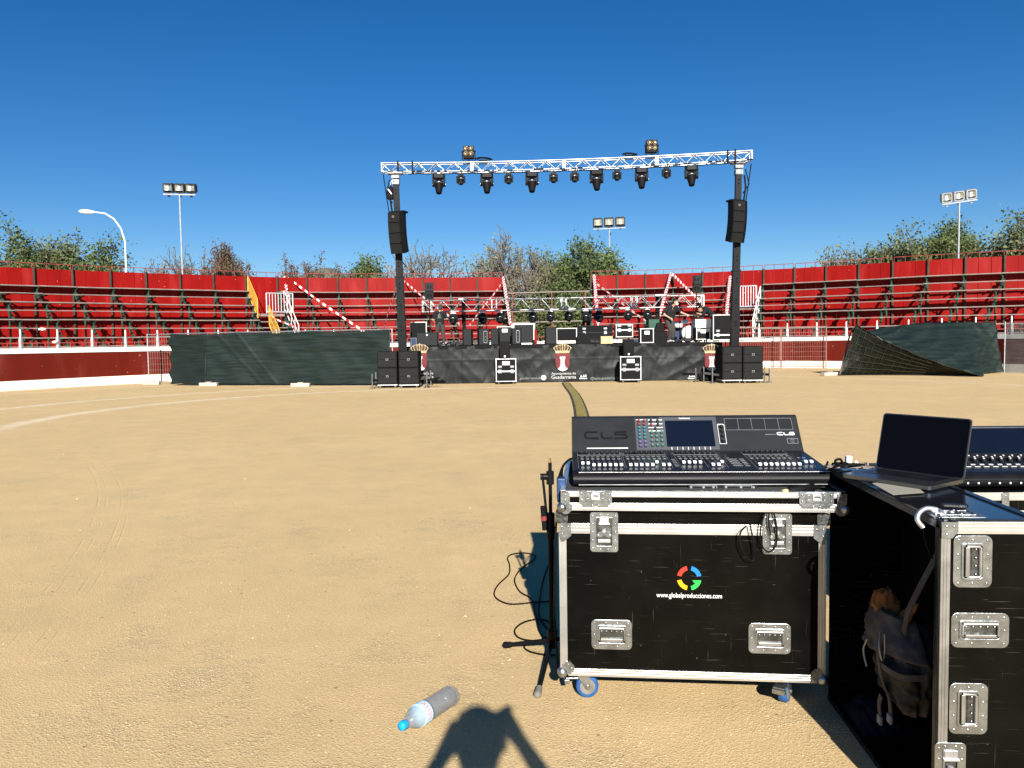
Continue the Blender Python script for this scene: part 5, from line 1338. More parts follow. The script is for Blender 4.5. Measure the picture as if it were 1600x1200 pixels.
def ball_corner(parent, c, r, sx, A0, lobes=True):
    q = MB(); q.ball(c, r, 14, 9)
    if lobes:
        q.prism(rr(.05, .034, .012), 0, .003, A0); q.prism(rr(.034, .05, .012), 0, .0035, A0); rivet(q, A0, [(.014, 0), (0, .015)], .004)
    q.build('ball_corner', M_['plate'], parent)

CASE_RZ = -6.0
bc = XY(1078, 2.962)
fc = thing('flight_case', 'big scratched black flight case on blue casters carrying the mixing desk', 'flight case', (bc.x, bc.y, 0), CASE_RZ); fc.scale = (.983, .983, 1.0147)
w2, D, zb, zt = .520, .74, .127, .79
MB().b2(-w2+.004, w2-.004, .002, D, zb+.004, zt).build('body', M_['ply'], fc)
N_ = (0, -1, 0)
q = MB(); trim(q, (-w2+.03, .002, zb+.016), (w2-.03, .002, zb+.016), N_, .030); q.build('edge_trim', M_['alu'], fc)
q = MB(); trim(q, (-w2+.03, .002, .718), (w2-.03, .002, .718), N_, .040, .004); q.build('edge_trim', M_['alu'], fc)
for s in (-1, 1):
    q = MB(); trim(q, (s*(w2-.013), .002, zb+.03), (s*(w2-.013), .002, .70), N_, .030); q.build('edge_trim', M_['alu'], fc)
    q = MB(); trim(q, (s*(w2-.0035), .016, zb+.03), (s*(w2-.0035), .016, .70), (s, 0, 0), .030); trim(q, (s*(w2-.0035), .03, zb+.018), (s*(w2-.0035), D, zb+.018), (s, 0, 0), .03); trim(q, (s*(w2-.0035), .03, .718), (s*(w2-.0035), D, .718), (s, 0, 0), .04); q.build('edge_trim', M_['alu'], fc)
    A = T(s*(w2-.024), -.003, .712) @ FRONT
    q = MB(); q.prism([(-.024, .026), (.024, .026), (.024, -.022*(1)), (.012*s+.006, -.045), (.012*s-.006, -.045), (-.024, -.022)], 0, .004, A); rivet(q, A, [(-.013, .013), (.013, .013), (s*.012, -.014)], .0045); q.build('corner_plate', M_['plate'], fc, bevel=.001)
    ball_corner(fc, (s*(w2-.006), .004, zb+.014), .022, s, T(s*(w2-.030), -.002, zb+.034) @ FRONT)
    A = T(s*(w2-.01), -.001, .762) @ FRONT; q = MB(); q.prism(rr(.05, .05, .014), 0, .004, A); rivet(q, A, [(-.012, .01), (.012, -.01)], .0045); q.build('corner_plate', M_['dish'], fc)
for px in (944, 1209.5):
    x = (px-1078)*3.045/1200; butterfly(fc, T(x, -.004, .706) @ FRONT)
for px in (954.5, 1199):
    x = (px-1078)*3.045/1200; recess_handle(fc, T(x, .001, .298) @ FRONT, .163, .118)
# printed logo ring and address
lg_ = T(-.005, -.0005, .528) @ FRONT
def arc(a0, a1, r0, r1, n=10): return [(r1*cos(rad(a0+(a1-a0)*i/n)), r1*sin(rad(a0+(a1-a0)*i/n))) for i in range(n+1)] + [(r0*cos(rad(a1-(a1-a0)*i/n)), r0*sin(rad(a1-(a1-a0)*i/n))) for i in range(n+1)]
for a0, a1, mm in ((102, 168, 'logored'), (12, 78, 'logoblue'), (192, 258, 'logoyellow')):
    MB().prism(arc(a0, a1, .031, .048), 0, .001, lg_).build('logo_segment', M_[mm], fc)
MB().prism(arc(282, 352, .031, .048)[:11] + [(.0475, -.008), (.012, -.008), (.020, -.019)] + arc(282, 325, .031, .048)[11:], 0, .001, lg_).build('logo_segment', M_['logogreen'], fc)
text('lettering', 'www.globalproducciones.com', .0265, M_['letter'], fc, T(-.005, -.0008, .459) @ FRONT, .80)
def caster(parent, x, y, yaw, brake=True, zb=.127):
    A = T(x, y, 0) @ RZ(yaw); f = MB(); f.box((0, 0, zb-.004), (.095, .075, .006), A); f.cyl((0, 0, zb-.03), (0, 0, zb-.006), .028, n=12, M=A)
    for s in (-1, 1): f.prism([(-.026, zb-.024), (.026, zb-.024), (.034, .048), (.022, .036), (.010, .042)], s*.023-.002, s*.023+.002, A @ Matrix(((1, 0, 0, .0), (0, 0, 1, 0), (0, 1, 0, 0), (0, 0, 0, 1))))
    f.box((.0, 0, zb-.026), (.055, .05, .006), A)
    if brake: f.box((-.045, 0, zb-.042), (.05, .045, .006), A @ T(0, 0, 0)); f.box((-.066, 0, zb-.055), (.02, .05, .018), A)
    f.cyl((.020, -.03, .047), (.020, .03, .047), .009, n=10, M=A)
    f = f.build('caster', M_['plate'], parent, bevel=.001)
    R_ = A @ T(.020, 0, .047) @ RX(90)
    MB().lathe([(.034, -.017), (.044, -.017), (.047, -.012), (.047, .012), (.044, .017), (.034, .017)], 24, R_).build('tyre', M_['blue'], f)
    MB().lathe([(.012, -.020), (.030, -.0175), (.034, -.0165), (.034, .0165), (.030, .0175), (.012, .020)], 20, R_).build('hub', M_['greyrubber'], f)
caster(fc, -.435, .10, 8); caster(fc, .385, .10, 62); caster(fc, -.435, D-.1, 20); caster(fc, .42, D-.1, 30)

# ------------------------------------------------------------------ console tray and mixing console
tc_ = XY(1095, 2.924)
tr0 = thing('console_tray', 'shallow black and silver flight case tray between the big case and the mixing desk', 'case tray', (tc_.x, tc_.y, .025), CASE_RZ); tr0.scale = (.983, .983, .983)
w2, D, z0, z1 = .548, .80, .796, .873
q = MB(); q.b2(-w2+.004, w2-.004, .003, D, z0+.002, z0+.02); q.b2(-w2+.004, w2-.004, .003, .016, z0+.02, z1-.001); q.b2(-w2+.004, w2-.004, D-.015, D, z0+.02, z1-.001)
for s in (-1, 1): q.b2(s*(w2-.004), s*(w2-.018), .016, D-.015, z0+.02, z1-.001)
q.build('shell', M_['ply'], tr0)
MB().b2(-w2+.018, w2-.018, .016, D-.015, z0+.03, z1-.010).build('lining', M_['carpet'], tr0)
for zc, ww in ((z1-.0115, .021), (z0+.0155, .031)):
    q = MB(); trim(q, (-w2+.03, .003, zc), (w2-.03, .003, zc), N_, ww); 
    for s in (-1, 1): trim(q, (s*(w2-.004), .02, zc), (s*(w2-.004), D, zc), (s, 0, 0), ww)
    for k in range(9): q.ball((-.48+.12*k, -.003, zc), .0038, 8, 4, (1, .5, 1))
    q.build('edge_trim', M_['alu'], tr0)
q = MB(); q.bar((-w2+.02, .008, z1), (w2-.02, .008, z1), .02, .003)
for s in (-1, 1): q.bar((s*(w2-.008), .02, z1), (s*(w2-.008), D, z1), .02, .003)
q.build('rim', M_['alu'], tr0)
for s in (-1, 1):
    A = T(s*(w2-.018), -.002, .848) @ FRONT; q = MB(); q.prism(rr(.036, .044, .004), 0, .004, A); rivet(q, A, [(0, .012), (0, -.008)], .0048); q.build('corner_plate', M_['plate'], tr0, bevel=.001)
    ball_corner(tr0, (s*(w2-.004), .004, z0+.012), .021, s, T(s*(w2-.02), -.002, z0+.012) @ FRONT)
for px in (929.5, 1270):
    keeper(tr0, T((px-1095)*2.975/1200, -.006, .846) @ FRONT)

kc = XY(1098, 3.062)
cs = thing('mixing_console', 'large dark grey digital mixing desk with central touch screen and white faders', 'mixing desk', (kc.x, kc.y, .8763), -3.8); cs.scale = (.983, .983, .983)
wc = .5265
YZ = Matrix(((0, 0, 1, 0), (1, 0, 0, 0), (0, 1, 0, 0), (0, 0, 0, 1)))     # (u,v,w) -> x=w, y=u, z=v
MB().prism([(.03, 0), (.62, 0), (.61, .10), (.565, .232), (.545, .241), (.522, .238), (.402, .085), (.06, .058), (.03, .05)], -wc, wc, YZ).build('chassis', M_['console'], cs, bevel=.006)
MB().prism([(.032, .004), (.004, .006), (-.010, .016), (-.014, .032), (-.008, .048), (.004, .058), (.024, .064), (.05, .063)], -wc-.002, wc+.002, YZ, True).build('armrest', M_['blackgloss'], cs, bevel=.003)
q = MB(); q.bar((-wc+.02, -.002, .062), (wc-.02, -.002, .062), .004, .003); q.bar((-wc+.02, -.012, .012), (wc-.02, -.012, .012), .003); q.build('armrest_trim', M_['galv'], cs)
q = MB(); q.b2(-.06, .22, -.012, .03, -.004, .008)
q.build('port_recess', M_['consoledark'], cs)
q = MB()
for x in (-.05, .0, .04, .09, .15, .20): q.cyl((x, -.016, .001), (x, -.012, .001), .005, n=8)
q.ring(rr(.11, .016, .003), rr(.104, .011, .002), 0, .001, T(0, -.0125, .0) @ FRONT); q.ring(rr(.11, .016, .003), rr(.104, .011, .002), 0, .001, T(.14, -.0125, .0) @ FRONT); q.build('port_details', M_['greyprint'], cs)
# fader deck: u across (0..1.053), v in depth (0..1)
ang = math.degrees(atan2(.085-.058, .402-.06)); DK = T(-wc, .06, .0585) @ RX(ang)
MB().prism([(.02, .0), (2*wc-.02, .0), (2*wc-.02, .335), (.02, .335)], .0, .0035, DK).build('fader_deck', M_['consoledark'], cs)
ln = MB(); Zp = .0045
def line(m, u0, v0, u1, v1, w=.0014, A=DK, z=Zp): m.bar((u0, v0, z), (u1, v1, z), w, .0012, (0, 0, 1), A)
banks = ((.030, 8), (.232, 8), (.462, 8), (.772, 8))
pitch = .0232
for u0, n in banks:
    line(ln, u0-.008, .03, u0-.008, .32); line(ln, u0-.008, .27, u0+n*pitch, .27); line(ln, u0+n*pitch, .03, u0+n*pitch, .32)
    for i in range(n):
        u = u0+pitch*(i+.5); line(ln, u, .04, u, .15, .0016); ln.box((u, .20, Zp), (.013, .008, .001), DK); ln.box((u, .238, Zp), (.014, .006, .001), DK)
        ln.box((u, .185, Zp), (.010, .003, .001), DK)
for u in (.985, 1.008): line(ln, u, .04, u, .15, .0016); ln.box((u, .20, Zp), (.013, .008, .001), DK)
for v in (.06, .09, .12, .15, .18): ln.box((.445-.005, v, Zp), (.018, .005, .001), DK); ln.box((.70, v, Zp), (.03, .006, .001), DK); ln.box((.735, v, Zp), (.02, .008, .001), DK); ln.box((.68, v*1.1, Zp), (.012, .008, .001), DK)
ln.build('deck_markings', M_['greyprint'], cs)
fcap = MB(); fcap.prism([(-.0085, 0), (.0085, 0), (.0065, .010), (.002, .0065), (-.002, .0065), (-.0065, .010)], -.0062, .0062, Matrix(((0, 0, 1, 0), (1, 0, 0, 0), (0, 1, 0, .006), (0, 0, 0, 1))))
f0 = None
ups = {(0, 0): .085, (0, 1): .085, (1, 5): .10, (2, 0): .095, (2, 1): .095, (2, 2): .095, (2, 3): .095, (2, 7): .10}
spots = []
for b, (u0, n) in enumerate(banks):
    for i in range(n):
        if (b, i) == (2, 4) : continue
        spots.append((u0+pitch*(i+.5), ups.get((b, i), .052)))
spots += [(.985, .095), (1.008, .095)]
kn0 = None
for u, v in spots:
    Mx = DK @ T(u, v, .002)
    if f0 is None: f0 = fcap.build('fader_cap', M_['fader'], cs, bevel=.001); f0.matrix_basis = Mx
    else: inst(f0, cs, Mx)
def knob_mesh(r, h, M): return MB().lathe([(r, 0), (r*.95, h*.7), (r*.7, h), (0, h)], 12).build('knob', M, cs)
k0 = None
for b, (u0, n) in enumerate(banks):
    for i in range(n):
        Mx = DK @ T(u0+pitch*(i+.5), .30, .004)
        if k0 is None: k0 = knob_mesh(.0072, .015, M_['knob']); k0.matrix_basis = Mx
        else: inst(k0, cs, Mx)
# bridge: u across, v up the slope
bl = sqrt(.12**2+.153**2); bn = V((0, -.153, .12)).normalized(); bu = V((0, .12, .153)).normalized()
BR = Matrix(((1, 0, 0, -wc), (0, bu.y, bn.y, .402), (0, bu.z, bn.z, .085), (0, 0, 0, 1)))
bx = lambda px: (px-893.5)/352*2*wc
by = lambda py: (709-py)/57.5*bl
MB().prism([(bx(993), by(706)), (bx(1039), by(706)), (bx(1039), by(655)), (bx(993), by(655))], .0, .0025, BR).build('encoder_panel', M_['consolelight'], cs)
MB().prism([(bx(1031.5), by(706)), (bx(1120), by(706)), (bx(1120), by(653)), (bx(1031.5), by(653))], .0, .0035, BR).build('screen_bezel', M_['consolelight'], cs, bevel=.001)
MB().prism([(bx(1040), by(701)), (bx(1114), by(701)), (bx(1114), by(659)), (bx(1040), by(659))], .0035, .0045, BR).build('touch_screen', M_['screen'], cs)
protos = {}
def bknob(px, py, mm, r=.0068):
    Mx = BR @ T(bx(px), by(py), .002)
    if mm not in protos: protos[mm] = knob_mesh(.0068, .016, M_[mm]); protos[mm].matrix_basis = Mx
    else: inst(protos[mm], cs, Mx)
for j, py in enumerate((660, 665.5, 671, 676.5, 682, 687.5, 694, 700)):
    mm = ('knobred', 'knobred', 'knobblue', 'knobblue', 'knobblue', 'knobblue', 'knobviolet', 'knobviolet')[j]
    bknob(999, py, mm); bknob(1007, py, mm)
for j, py in enumerate((678.5, 685, 692, 699)):
    for px in (1017.5, 1025, 1033): bknob(px, py, 'knobgreen')
for px, py, mm in ((1018, 660, 'knob'), (1028.5, 660, 'knob'), (1018, 666.5, 'knobred'), (1028.5, 666.5, 'knob'), (1024, 672.5, 'knob')): bknob(px, py, mm)
for py in (669.5, 677, 684.5, 692): bknob(1126.5, py, 'knob')
q = MB()
for py in (657.5, 664, 670, 675.5): q.box((bx(1025), by(py), .0032), (.066, .0035, .001), BR)
q.box((bx(1002.5), by(657), .0032), (.045, .003, .001), BR); q.box((bx(1126), by(665.5), .0012), (.026, .005, .001), BR)
q.ring([(a+bx(1126.5), b+by(681)) for a, b in rr(.032, .105, .002)], [(a+bx(1126.5), b+by(681)) for a, b in rr(.029, .102, .002)], .0004, .0012, BR)
q.box((bx(948), by(702.5), .001), (.19, .0045, .001), BR)
for k in range(8): q.box((bx(1047+8.4*k), by(704), .0045), (.0018, .016, .001), BR)
q.build('panel_print', M_['letter'], cs)
q = MB()
for k in range(47): q.box((bx(1134+2.2*k), by(665), .0008), (.0017, .058, .0008), BR)
q.build('vent_slots', M_['consoledark'], cs)
q = MB()
for k in range(6): q.box((bx(1133+20.6*k), by(665), .0014), (.0012, .06, .0008), BR)
q.box((bx(1184.5), by(656), .0014), (.31, .0012, .0008), BR); q.box((bx(1184.5), by(674.5), .0014), (.31, .0012, .0008), BR)
q.ring([(a+bx(1232), b+by(692.5)) for a, b in rr(.048, .028, .003)], [(a+bx(1232), b+by(692.5)) for a, b in rr(.045, .025, .003)], .0004, .0012, BR)
q.box((bx(1232), by(691), .001), (.02, .002, .0008), BR); q.box((bx(1232), by(694.5), .001), (.016, .002, .0008), BR); q.box((bx(1201), by(682), .001), (.05, .002, .0008), BR); q.build('panel_lines', M_['greyprint'], cs)
def CL5(px0, px1, py, hgt, M, nm, wgt):
    q = MB(); U0, U1 = bx(px0), bx(px1); w = (U1-U0); v = by(py); t = wgt
    def seg(pts): 
        for a, b in zip(pts, pts[1:]): q.bar((U0+a[0]*w, v+a[1]*hgt, .0012), (U0+b[0]*w, v+b[1]*hgt, .0012), t, .0014, (0, 0, 1), BR)
    seg([(.30, .5), (.06, .5), (.0, .3), (.0, -.3), (.06, -.5), (.32, -.5)]); seg([(.40, .5), (.40, -.35), (.44, -.5), (.66, -.5)]); seg([(1, .5), (.74, .5), (.72, .08), (.96, .08), (1.0, -.1), (1.0, -.38), (.96, -.5), (.70, -.5)])
    return q.build(nm, M, cs)
CL5(914, 979, 681.5, .034, M_['black'], 'engraved_lettering', .0095)
CL5(1211, 1236.5, 681, .012, M_['letter'], 'lettering', .0042)
text('lettering', 'YAMAHA', .0115, M_['letter'], cs, BR @ T(bx(1071), by(655.6), .0036), 1.15)

# blue adapter and cables at the left end of the desk
c0_ = at(877, 765, 3.1); g = thing('adapter_box', 'blue adapter box hanging by black leads at the left end of the mixing desk', 'adapter', tuple(c0_))
MB().box((0, 0, .0), (.035, .05, .10)).build('housing', M_['bluebox'], g, bevel=.006)
q = MB()
for s in (-.006, .008):
    MB().tube(spl([at(897, 716, 3.42), at(888, 719, 3.3), at(879, 730, 3.18), at(875, 748, 3.1)+V((s, 0, 0))]), .005, 6).build('lead', M_['black'], g, world=True)
q.tube([at(876, 782, 3.1), at(870, 800, 3.08), at(867, 860, 3.1), at(866, 960, 3.2), at(872, 1045, 3.3)], .0045, 6)
q.build('lead', M_['black'], g, world=True)
# connector with loops of cable on the tray, front right
g = thing('cable_connector', 'black cylindrical cable connector lying on the tray edge with hanging cable loops', 'connector', tuple(at(1245, 766, 2.94)))
a, b = at(1226, 768, 2.914), at(1276, 761, 2.968)
u = (b-a)
MB().tube([a, a+u*.1, a+u*.12, a+u*.9, a+u*.92, b], [.008, .008, .015, .0155, .011, .010], 12).build('barrel', M_['black'], g, world=True)
MB().tube([a-u*.06, a+u*.07], [.008, .0095], 10).build('collar', M_['cream'], g, world=True)
q = MB()
for pts in ([(1224, 771), (1210, 776), (1196, 800), (1188, 830), (1192, 855), (1203, 862), (1213, 850), (1213, 820), (1206, 790), (1206, 774)], [(1222, 771), (1205, 780), (1201, 815), (1204, 835)], [(1166, 822), (1157, 832), (1157, 850), (1167, 872), (1178, 875), (1179, 855), (1174, 830), (1172, 820)]):
    pp = []
    P3 = [at(x, y, 2.904 if y > 778 else 2.919) for x, y in pts]
    for i in range(len(P3)-1):
        p0, p1, p2, p3 = P3[max(0, i-1)], P3[i], P3[i+1], P3[min(len(P3)-1, i+2)]
        for t in (0, .25, .5, .75): pp.append(.5*((2*p1)+(p2-p0)*t+(2*p0-5*p1+4*p2-p3)*t*t+(3*p1-p0-3*p2+p3)*t**3))
    pp.append(P3[-1]); MB().tube(pp, .0032, 6).build('lead', M_['black'], g, world=True)
q.tube([b, at(1295, 766, 2.998), at(1306, 774, 2.998), at(1312, 790, 3.008)], .004, 6)
q.build('lead', M_['black'], g, world=True)

# ------------------------------------------------------------------ microphone stand
Ym = 3.5; mb_ = XY(857, Ym); ms = thing('microphone_stand', 'black folding microphone stand with folded boom left of the big flight case', 'microphone stand', tuple(mb_))
zt = at(857, 716, Ym).z
MB().cyl((0, 0, .07), (0, 0, .60), .013, n=10).build('lower_tube', M_['black'], ms)
MB().cyl((0, 0, .58), (.0, 0, zt-.02), .0085, n=10).build('upper_tube', M_['black'], ms)
MB().cyl((0, 0, zt-.02), (0, 0, zt), .005, n=8).build('thread_tip', M_['brass'], ms)
q = MB(); q.cyl((0, 0, .56), (0, 0, .68), .02, n=10); q.cyl((-.035, 0, .66), (0, 0, .66), .014, n=8); q.build('height_clutch', M_['blackgloss'], ms)
q = MB(); q.cyl((0, 0, zt-.12), (0, 0, zt-.06), .018, n=10); q.cyl((-.045, 0, zt-.085), (0, 0, zt-.085), .015, n=10); q.build('boom_clutch', M_['blackgloss'], ms)
MB().cyl((0, 0, .05), (0, 0, .13), .024, n=12).build('leg_hub', M_['blackgloss'], ms)
q = MB(); q.cyl((-.035, -.01, zt-.08), (-.012, -.01, .60), .006, n=8); q.cyl((-.034, -.01, zt-.22), (-.028, -.01, zt-.33), .014, .012, 10); q.build('boom', M_['black'], ms)
MB().cyl((-.032, -.01, zt-.265), (-.030, -.01, zt-.285), .0145, n=10).build('boom_band', M_['knobred'], ms)
for tgt in (gnd(840, 1085, .012), gnd(790, 1008, .012), (mb_.x+.22, mb_.y+.22, .012)):
    e = V(tgt) - mb_; hub = V((0, 0, .085)); lm = MB().cyl(hub, hub.lerp(e, .88), .010, n=8).build('leg', M_['black'], ms)
    MB().limb([hub.lerp(e, .9), e], [.014, .017], 10).build('rubber_foot', M_['greyrubber' if tgt[1] < 3.4 else 'black'], lm)
g = MB()
for pts in ([(868, 939), (835, 941), (800, 944), (780, 938), (772, 928), (778, 914), (795, 897), (796, 882), (793, 872), (800, 866), (820, 864), (836, 868), (833, 875), (815, 888), (804, 905), (812, 924), (830, 936), (836, 958), (842, 985), (852, 1000)],
            [(870, 985), (850, 998), (830, 1001), (810, 996), (804, 985), (815, 974), (835, 968), (855, 970), (866, 984)], [(862, 1000), (835, 1002), (819, 1010), (828, 1018), (850, 1023), (868, 1024)], [(862, 870), (848, 910), (842, 960), (858, 985)]):
    g.tube(spl([gnd(x, y, .006) for x, y in pts], 6), .0045, 6)
tag(g.build('cable', M_['black']), 'thin black cable looping over the sand behind the microphone stand', 'cable')

# ------------------------------------------------------------------ standing case lid with open left side
LX, LY = gnd(1470, 815, .948).x, gnd(1470, 815, .948).y
ld = thing('case_lid', 'black flight case lid standing on edge, open to the left, laptop on top', 'case lid', (LX, LY, 0), -4.3)
lw, ll, lh, tk = .285, .92, .948, .010
MB().b2(.0, lw, .0, tk, .0, lh-.001).build('near_wall', M_['ply'], ld)
MB().b2(.0, lw, ll-tk, ll, .0, lh-.001).build('far_wall', M_['ply'], ld)
MB().b2(.0, lw, tk, ll-tk, lh-tk, lh-.0005).build('top_wall', M_['laminate'], ld)
MB().b2(.0, lw, tk, ll-tk, .0, tk).build('bottom_wall', M_['ply'], ld)
MB().b2(lw-tk, lw, tk, ll-tk, tk, lh-tk).build('back_wall', M_['black'], ld)
q = MB(); trim(q, (.042, .0, lh-.017), (lw, .0, lh-.017), N_, .034); q.build('edge_trim', M_['alu'], ld)
q = MB(); trim(q, (.013, .0, .06), (.013, .0, lh-.044), N_, .026); q.build('edge_trim', M_['worn'], ld)
q = MB(); trim(q, (.0, .02, lh-.011), (.0, ll, lh-.011), (-1, 0, 0), .020); trim(q, (.0, .012, .03), (.0, .012, lh-.02), (-1, 0, 0), .020); trim(q, (.0, .02, .011), (.0, ll, .011), (-1, 0, 0), .02); q.build('edge_trim', M_['edgedark'], ld)
q = MB(); trim(q, (.011, .03, lh), (.011, ll, lh), (0, 0, 1), .024); trim(q, (lw-.012, .03, lh), (lw-.012, ll, lh), (0, 0, 1), .024); trim(q, (.03, .012, lh), (lw-.03, .012, lh), (0, 0, 1), .022)
for k in range(7): q.ball((.011, .1+.12*k, lh+.003), .004, 8, 4); q.ball((lw-.012, .1+.12*k, lh+.003), .004, 8, 4)
q.build('edge_trim', M_['laminate'], ld)
A = T(.021, -.003, lh-.024) @ FRONT; q = MB(); q.prism([(-.021, .024), (.024, .024), (.024, -.004), (.016, -.012), (.008, -.022), (-.021, -.022)], 0, .004, A); rivet(q, A, [(-.008, .012), (.012, .012), (-.008, -.010)], .0046); q.build('corner_plate', M_['plate'], ld, bevel=.001)
kk = LY/1200
def lpos(px, py): return ((px-1470)*kk, lh - (py-815)*kk*1.005)
for px, py, w, h, vt in ((1518.5, 878, .105, .148, True), (1531.5, 988, .157, .100, False), (1516, 1115, .105, .148, True)):
    x, z = lpos(px, py); recess_handle(ld, T(x, .0, z) @ FRONT, w, h, vt)
x, z = lpos(1490, 1215); butterfly(ld, T(x-.002, -.003, z) @ FRONT, .085, .16)
# top latch: plate lying on the lid with its open hook hanging over the edge
A = T(.075, .085, lh+.0005)
lt_ = butterfly(ld, A @ RZ(90), .10, .15)
q = MB(); q.tube(spl([(.035, .10, lh+.012), (.005, .098, lh+.016), (-.018, .092, lh+.004), (-.026, .085, lh-.016), (-.012, .078, lh-.036)], 5), .0075, 8); q.build('open_hook', M_['galv'], ld)
q = MB(); q.prism([(-.03, -.012), (.03, -.012), (.036, 0), (.03, .012), (-.03, .012), (-.036, 0)], .022, .028, T(.085, .10, lh) @ RZ(-15)); q.build('latch_wing', M_['dish'], ld, bevel=.002)
MB().tube(spl([(-.012, .078, lh-.036), (-.004, .08, lh-.08), (.02, .09, lh-.13)], 4), .003, 6).build('pull_cord', M_['black'], ld)

# backpack hanging inside the lid
RL = RZ(-4.3).to_3x3()
bp0 = V((LX, LY, 0)) + RL @ V((.105, .495, .005)); bp = thing('backpack', 'dark grey backpack with orange lining slumped inside the open case lid', 'backpack', tuple(bp0), -4.3); bp.scale = (.93, .93, .86)
def pack(u, v):
    a = 2*pi*u; z = .235 + .36*v; prof = max(.12, sin(pi*min(1, .09+v*.80)))**.5
    fold = .020*noise.noise(V((cos(a)*1.8, sin(a)*1.8, v*5))) + .012*noise.noise(V((u*14, v*6, 2))) + .010*(1-abs(noise.noise(V((u*9+v*5, v*2, 7))))*2)**3
    rx, ry = (.070+.022*v)*prof, (.085+.115*v)*prof
    return ((rx+fold)*cos(a), (ry+fold)*sin(a) - .10 + .14*v, z)
MB().grid(pack, 64, 40).build('main_bag', M_['packgrey'], bp)
def flap(u, v):
    x, y, z = pack(.22+.55*u, .66+.34*v); n = V((x, y, 0)).normalized()*(.012+.028*(1-v)*(1+.4*sin(9*u))+.010*noise.noise(V((u*7, v*4, 8))))
    return (x+n.x, y+n.y, z + .012*sin(11*u)*(1-v) - .05*(1-v)*(1-u))
MB().grid(flap, 34, 12).build('top_flap', M_['packgrey'], bp, solid=.006)
def lin(u, v):
    a = 2*pi*u; c = (1-v**2.2)**.5 if v < 1 else 0
    return (.050*cos(a)*c-.025, .075*sin(a)*c+.075+.022*noise.noise(V((u*9, v*3, 1))), .565+.085*v+.03*noise.noise(V((cos(a)*1.6, sin(a)*1.6, v*3)))+.012*(1-abs(noise.noise(V((u*8+v*4, v*2, 4))))*2)**3)
MB().grid(lin, 28, 12).build('orange_lining', M_['sheath'], bp)
MB().grid(lambda u, v: (-.035+.05*v+.01*noise.noise(V((u*4, v*4, 9))), -.11+.10*u, .56+.11*v*(1-.5*u)+.012*noise.noise(V((u*5, v*5, 3)))), 10, 8).build('orange_flap', M_['sheath'], bp, solid=.004)
def pocket(u, v):
    x, y, z = pack(.44+.30*u, .08+.50*v); n = V((x, y, 0)).normalized()*(.034*max(0, sin(pi*u))**.5*max(0, sin(pi*min(1, v+.06)))**.5+.010*noise.noise(V((u*8, v*8, 3))))
    return (x+n.x, y+n.y, z)
MB().grid(pocket, 26, 26).build('front_pocket', M_['packdark'], bp)
def strap(pts, w, nm='strap', M='packgrey'):
    pp = spl(pts, 6); m = MB()
    for a, b in zip(pp, pp[1:]): m.bar(a, b+(b-a)*.1, .004, w, (0, .9, .2) if abs((b-a).normalized().z) > .5 else (0, 0, 1))
    return m.build(nm, M_[M], bp)
strap([(-.105, -.07, .50), (-.115, -.085, .43), (-.105, -.10, .35), (-.085, -.11, .28), (-.082, -.115, .21)], .026)
strap([(-.110, -.08, .42), (-.105, -.13, .415), (-.07, -.19, .41), (.0, -.21, .42)], .024)
strap([(-.05, -.14, .56), (-.045, -.165, .66), (-.01, -.19, .78), (.05, -.20, .925)], .03, 'shoulder_strap')
strap([(-.09, -.05, .27), (-.095, -.045, .23), (-.092, -.05, .17)], .026)
for pts, r in (([(-.115, -.10, .55), (-.128, -.125, .50), (-.12, -.13, .45), (-.105, -.115, .46), (-.10, -.10, .54)], .0035), ([(-.115, .02, .47), (-.125, .03, .42), (-.12, .01, .36)], .004)):
    MB().tube(spl(pts, 5), r, 6).build('zip_pull', M_['worn'], bp)
for c in ((-.085, -.115, .21), (-.094, -.05, .17)): MB().box(c, (.012, .032, .036)).build('buckle', M_['greyprint'], bp, bevel=.004)
def cloth(u, v):
    p = V((LX, LY, 0)) + RL @ V((.02+.17*u, .60+.26*v, 0)); k = sin(pi*u)**.6*sin(pi*v)**.6
    return (p.x, p.y, .014 + k*(.05+.035*noise.noise(V((u*4, v*5, 1)))+.02*(1-abs(noise.noise(V((u*6+v*3, v*4, 6))))*2)))
tag(MB().grid(cloth, 40, 40).build('folded_cloth', M_['bluecloth']), 'dark blue crumpled cloth lying at the far bottom inside the open lid', 'cloth')

# laptop, paper and plug strip on the lid
zt = lh+.0045
pf, pl_, pr_ = gnd(1450, 766.5, zt), gnd(1314, 746, zt), gnd(1505, 753.5, zt)
ex = (pf-pl_).normalized(); L_ = .325; W_ = .232; ey = V((-ex.y, ex.x, 0))
lp0 = pl_; yaw = math.degrees(atan2(ex.y, ex.x))
lap = thing('laptop', 'open space grey laptop with dark screen standing on the lid', 'laptop', (lp0.x, lp0.y, zt), yaw)
MB().prism([(x+L_/2, y+W_/2) for x, y in rr(L_, W_, .012)], .001, .014).build('base', M_['laptop'], lap, bevel=.002)
ks = MB()
for r_ in range(6):
    for c_ in range(14): ks.box((.034+.0195*c_, .100+.0185*r_, .0148), (.0165, .0155, .0016))
ks.build('keyboard', M_['consoledark'], lap)
MB().prism([(x+L_/2, y+.045) for x, y in rr(.13, .075, .004)], .0140, .0143).build('trackpad', M_['laptop'], lap)
SC = T(0, W_-.006, .012) @ RX(90-14) 
sc_ = MB().prism([(x+L_/2, y+.108) for x, y in rr(L_, .216, .012)], -.006, 0, SC).build('screen_lid', M_['laptop'], lap, bevel=.0015)
MB().prism([(x+L_/2, y+.108) for x, y in rr(L_-.008, .208, .010)], .0, .0008, SC).build('screen', M_['screenoff'], sc_)
MB().cyl((.03, W_-.004, .010), (L_-.03, W_-.004, .010), .006, n=10).build('hinge', M_['consoledark'], lap)
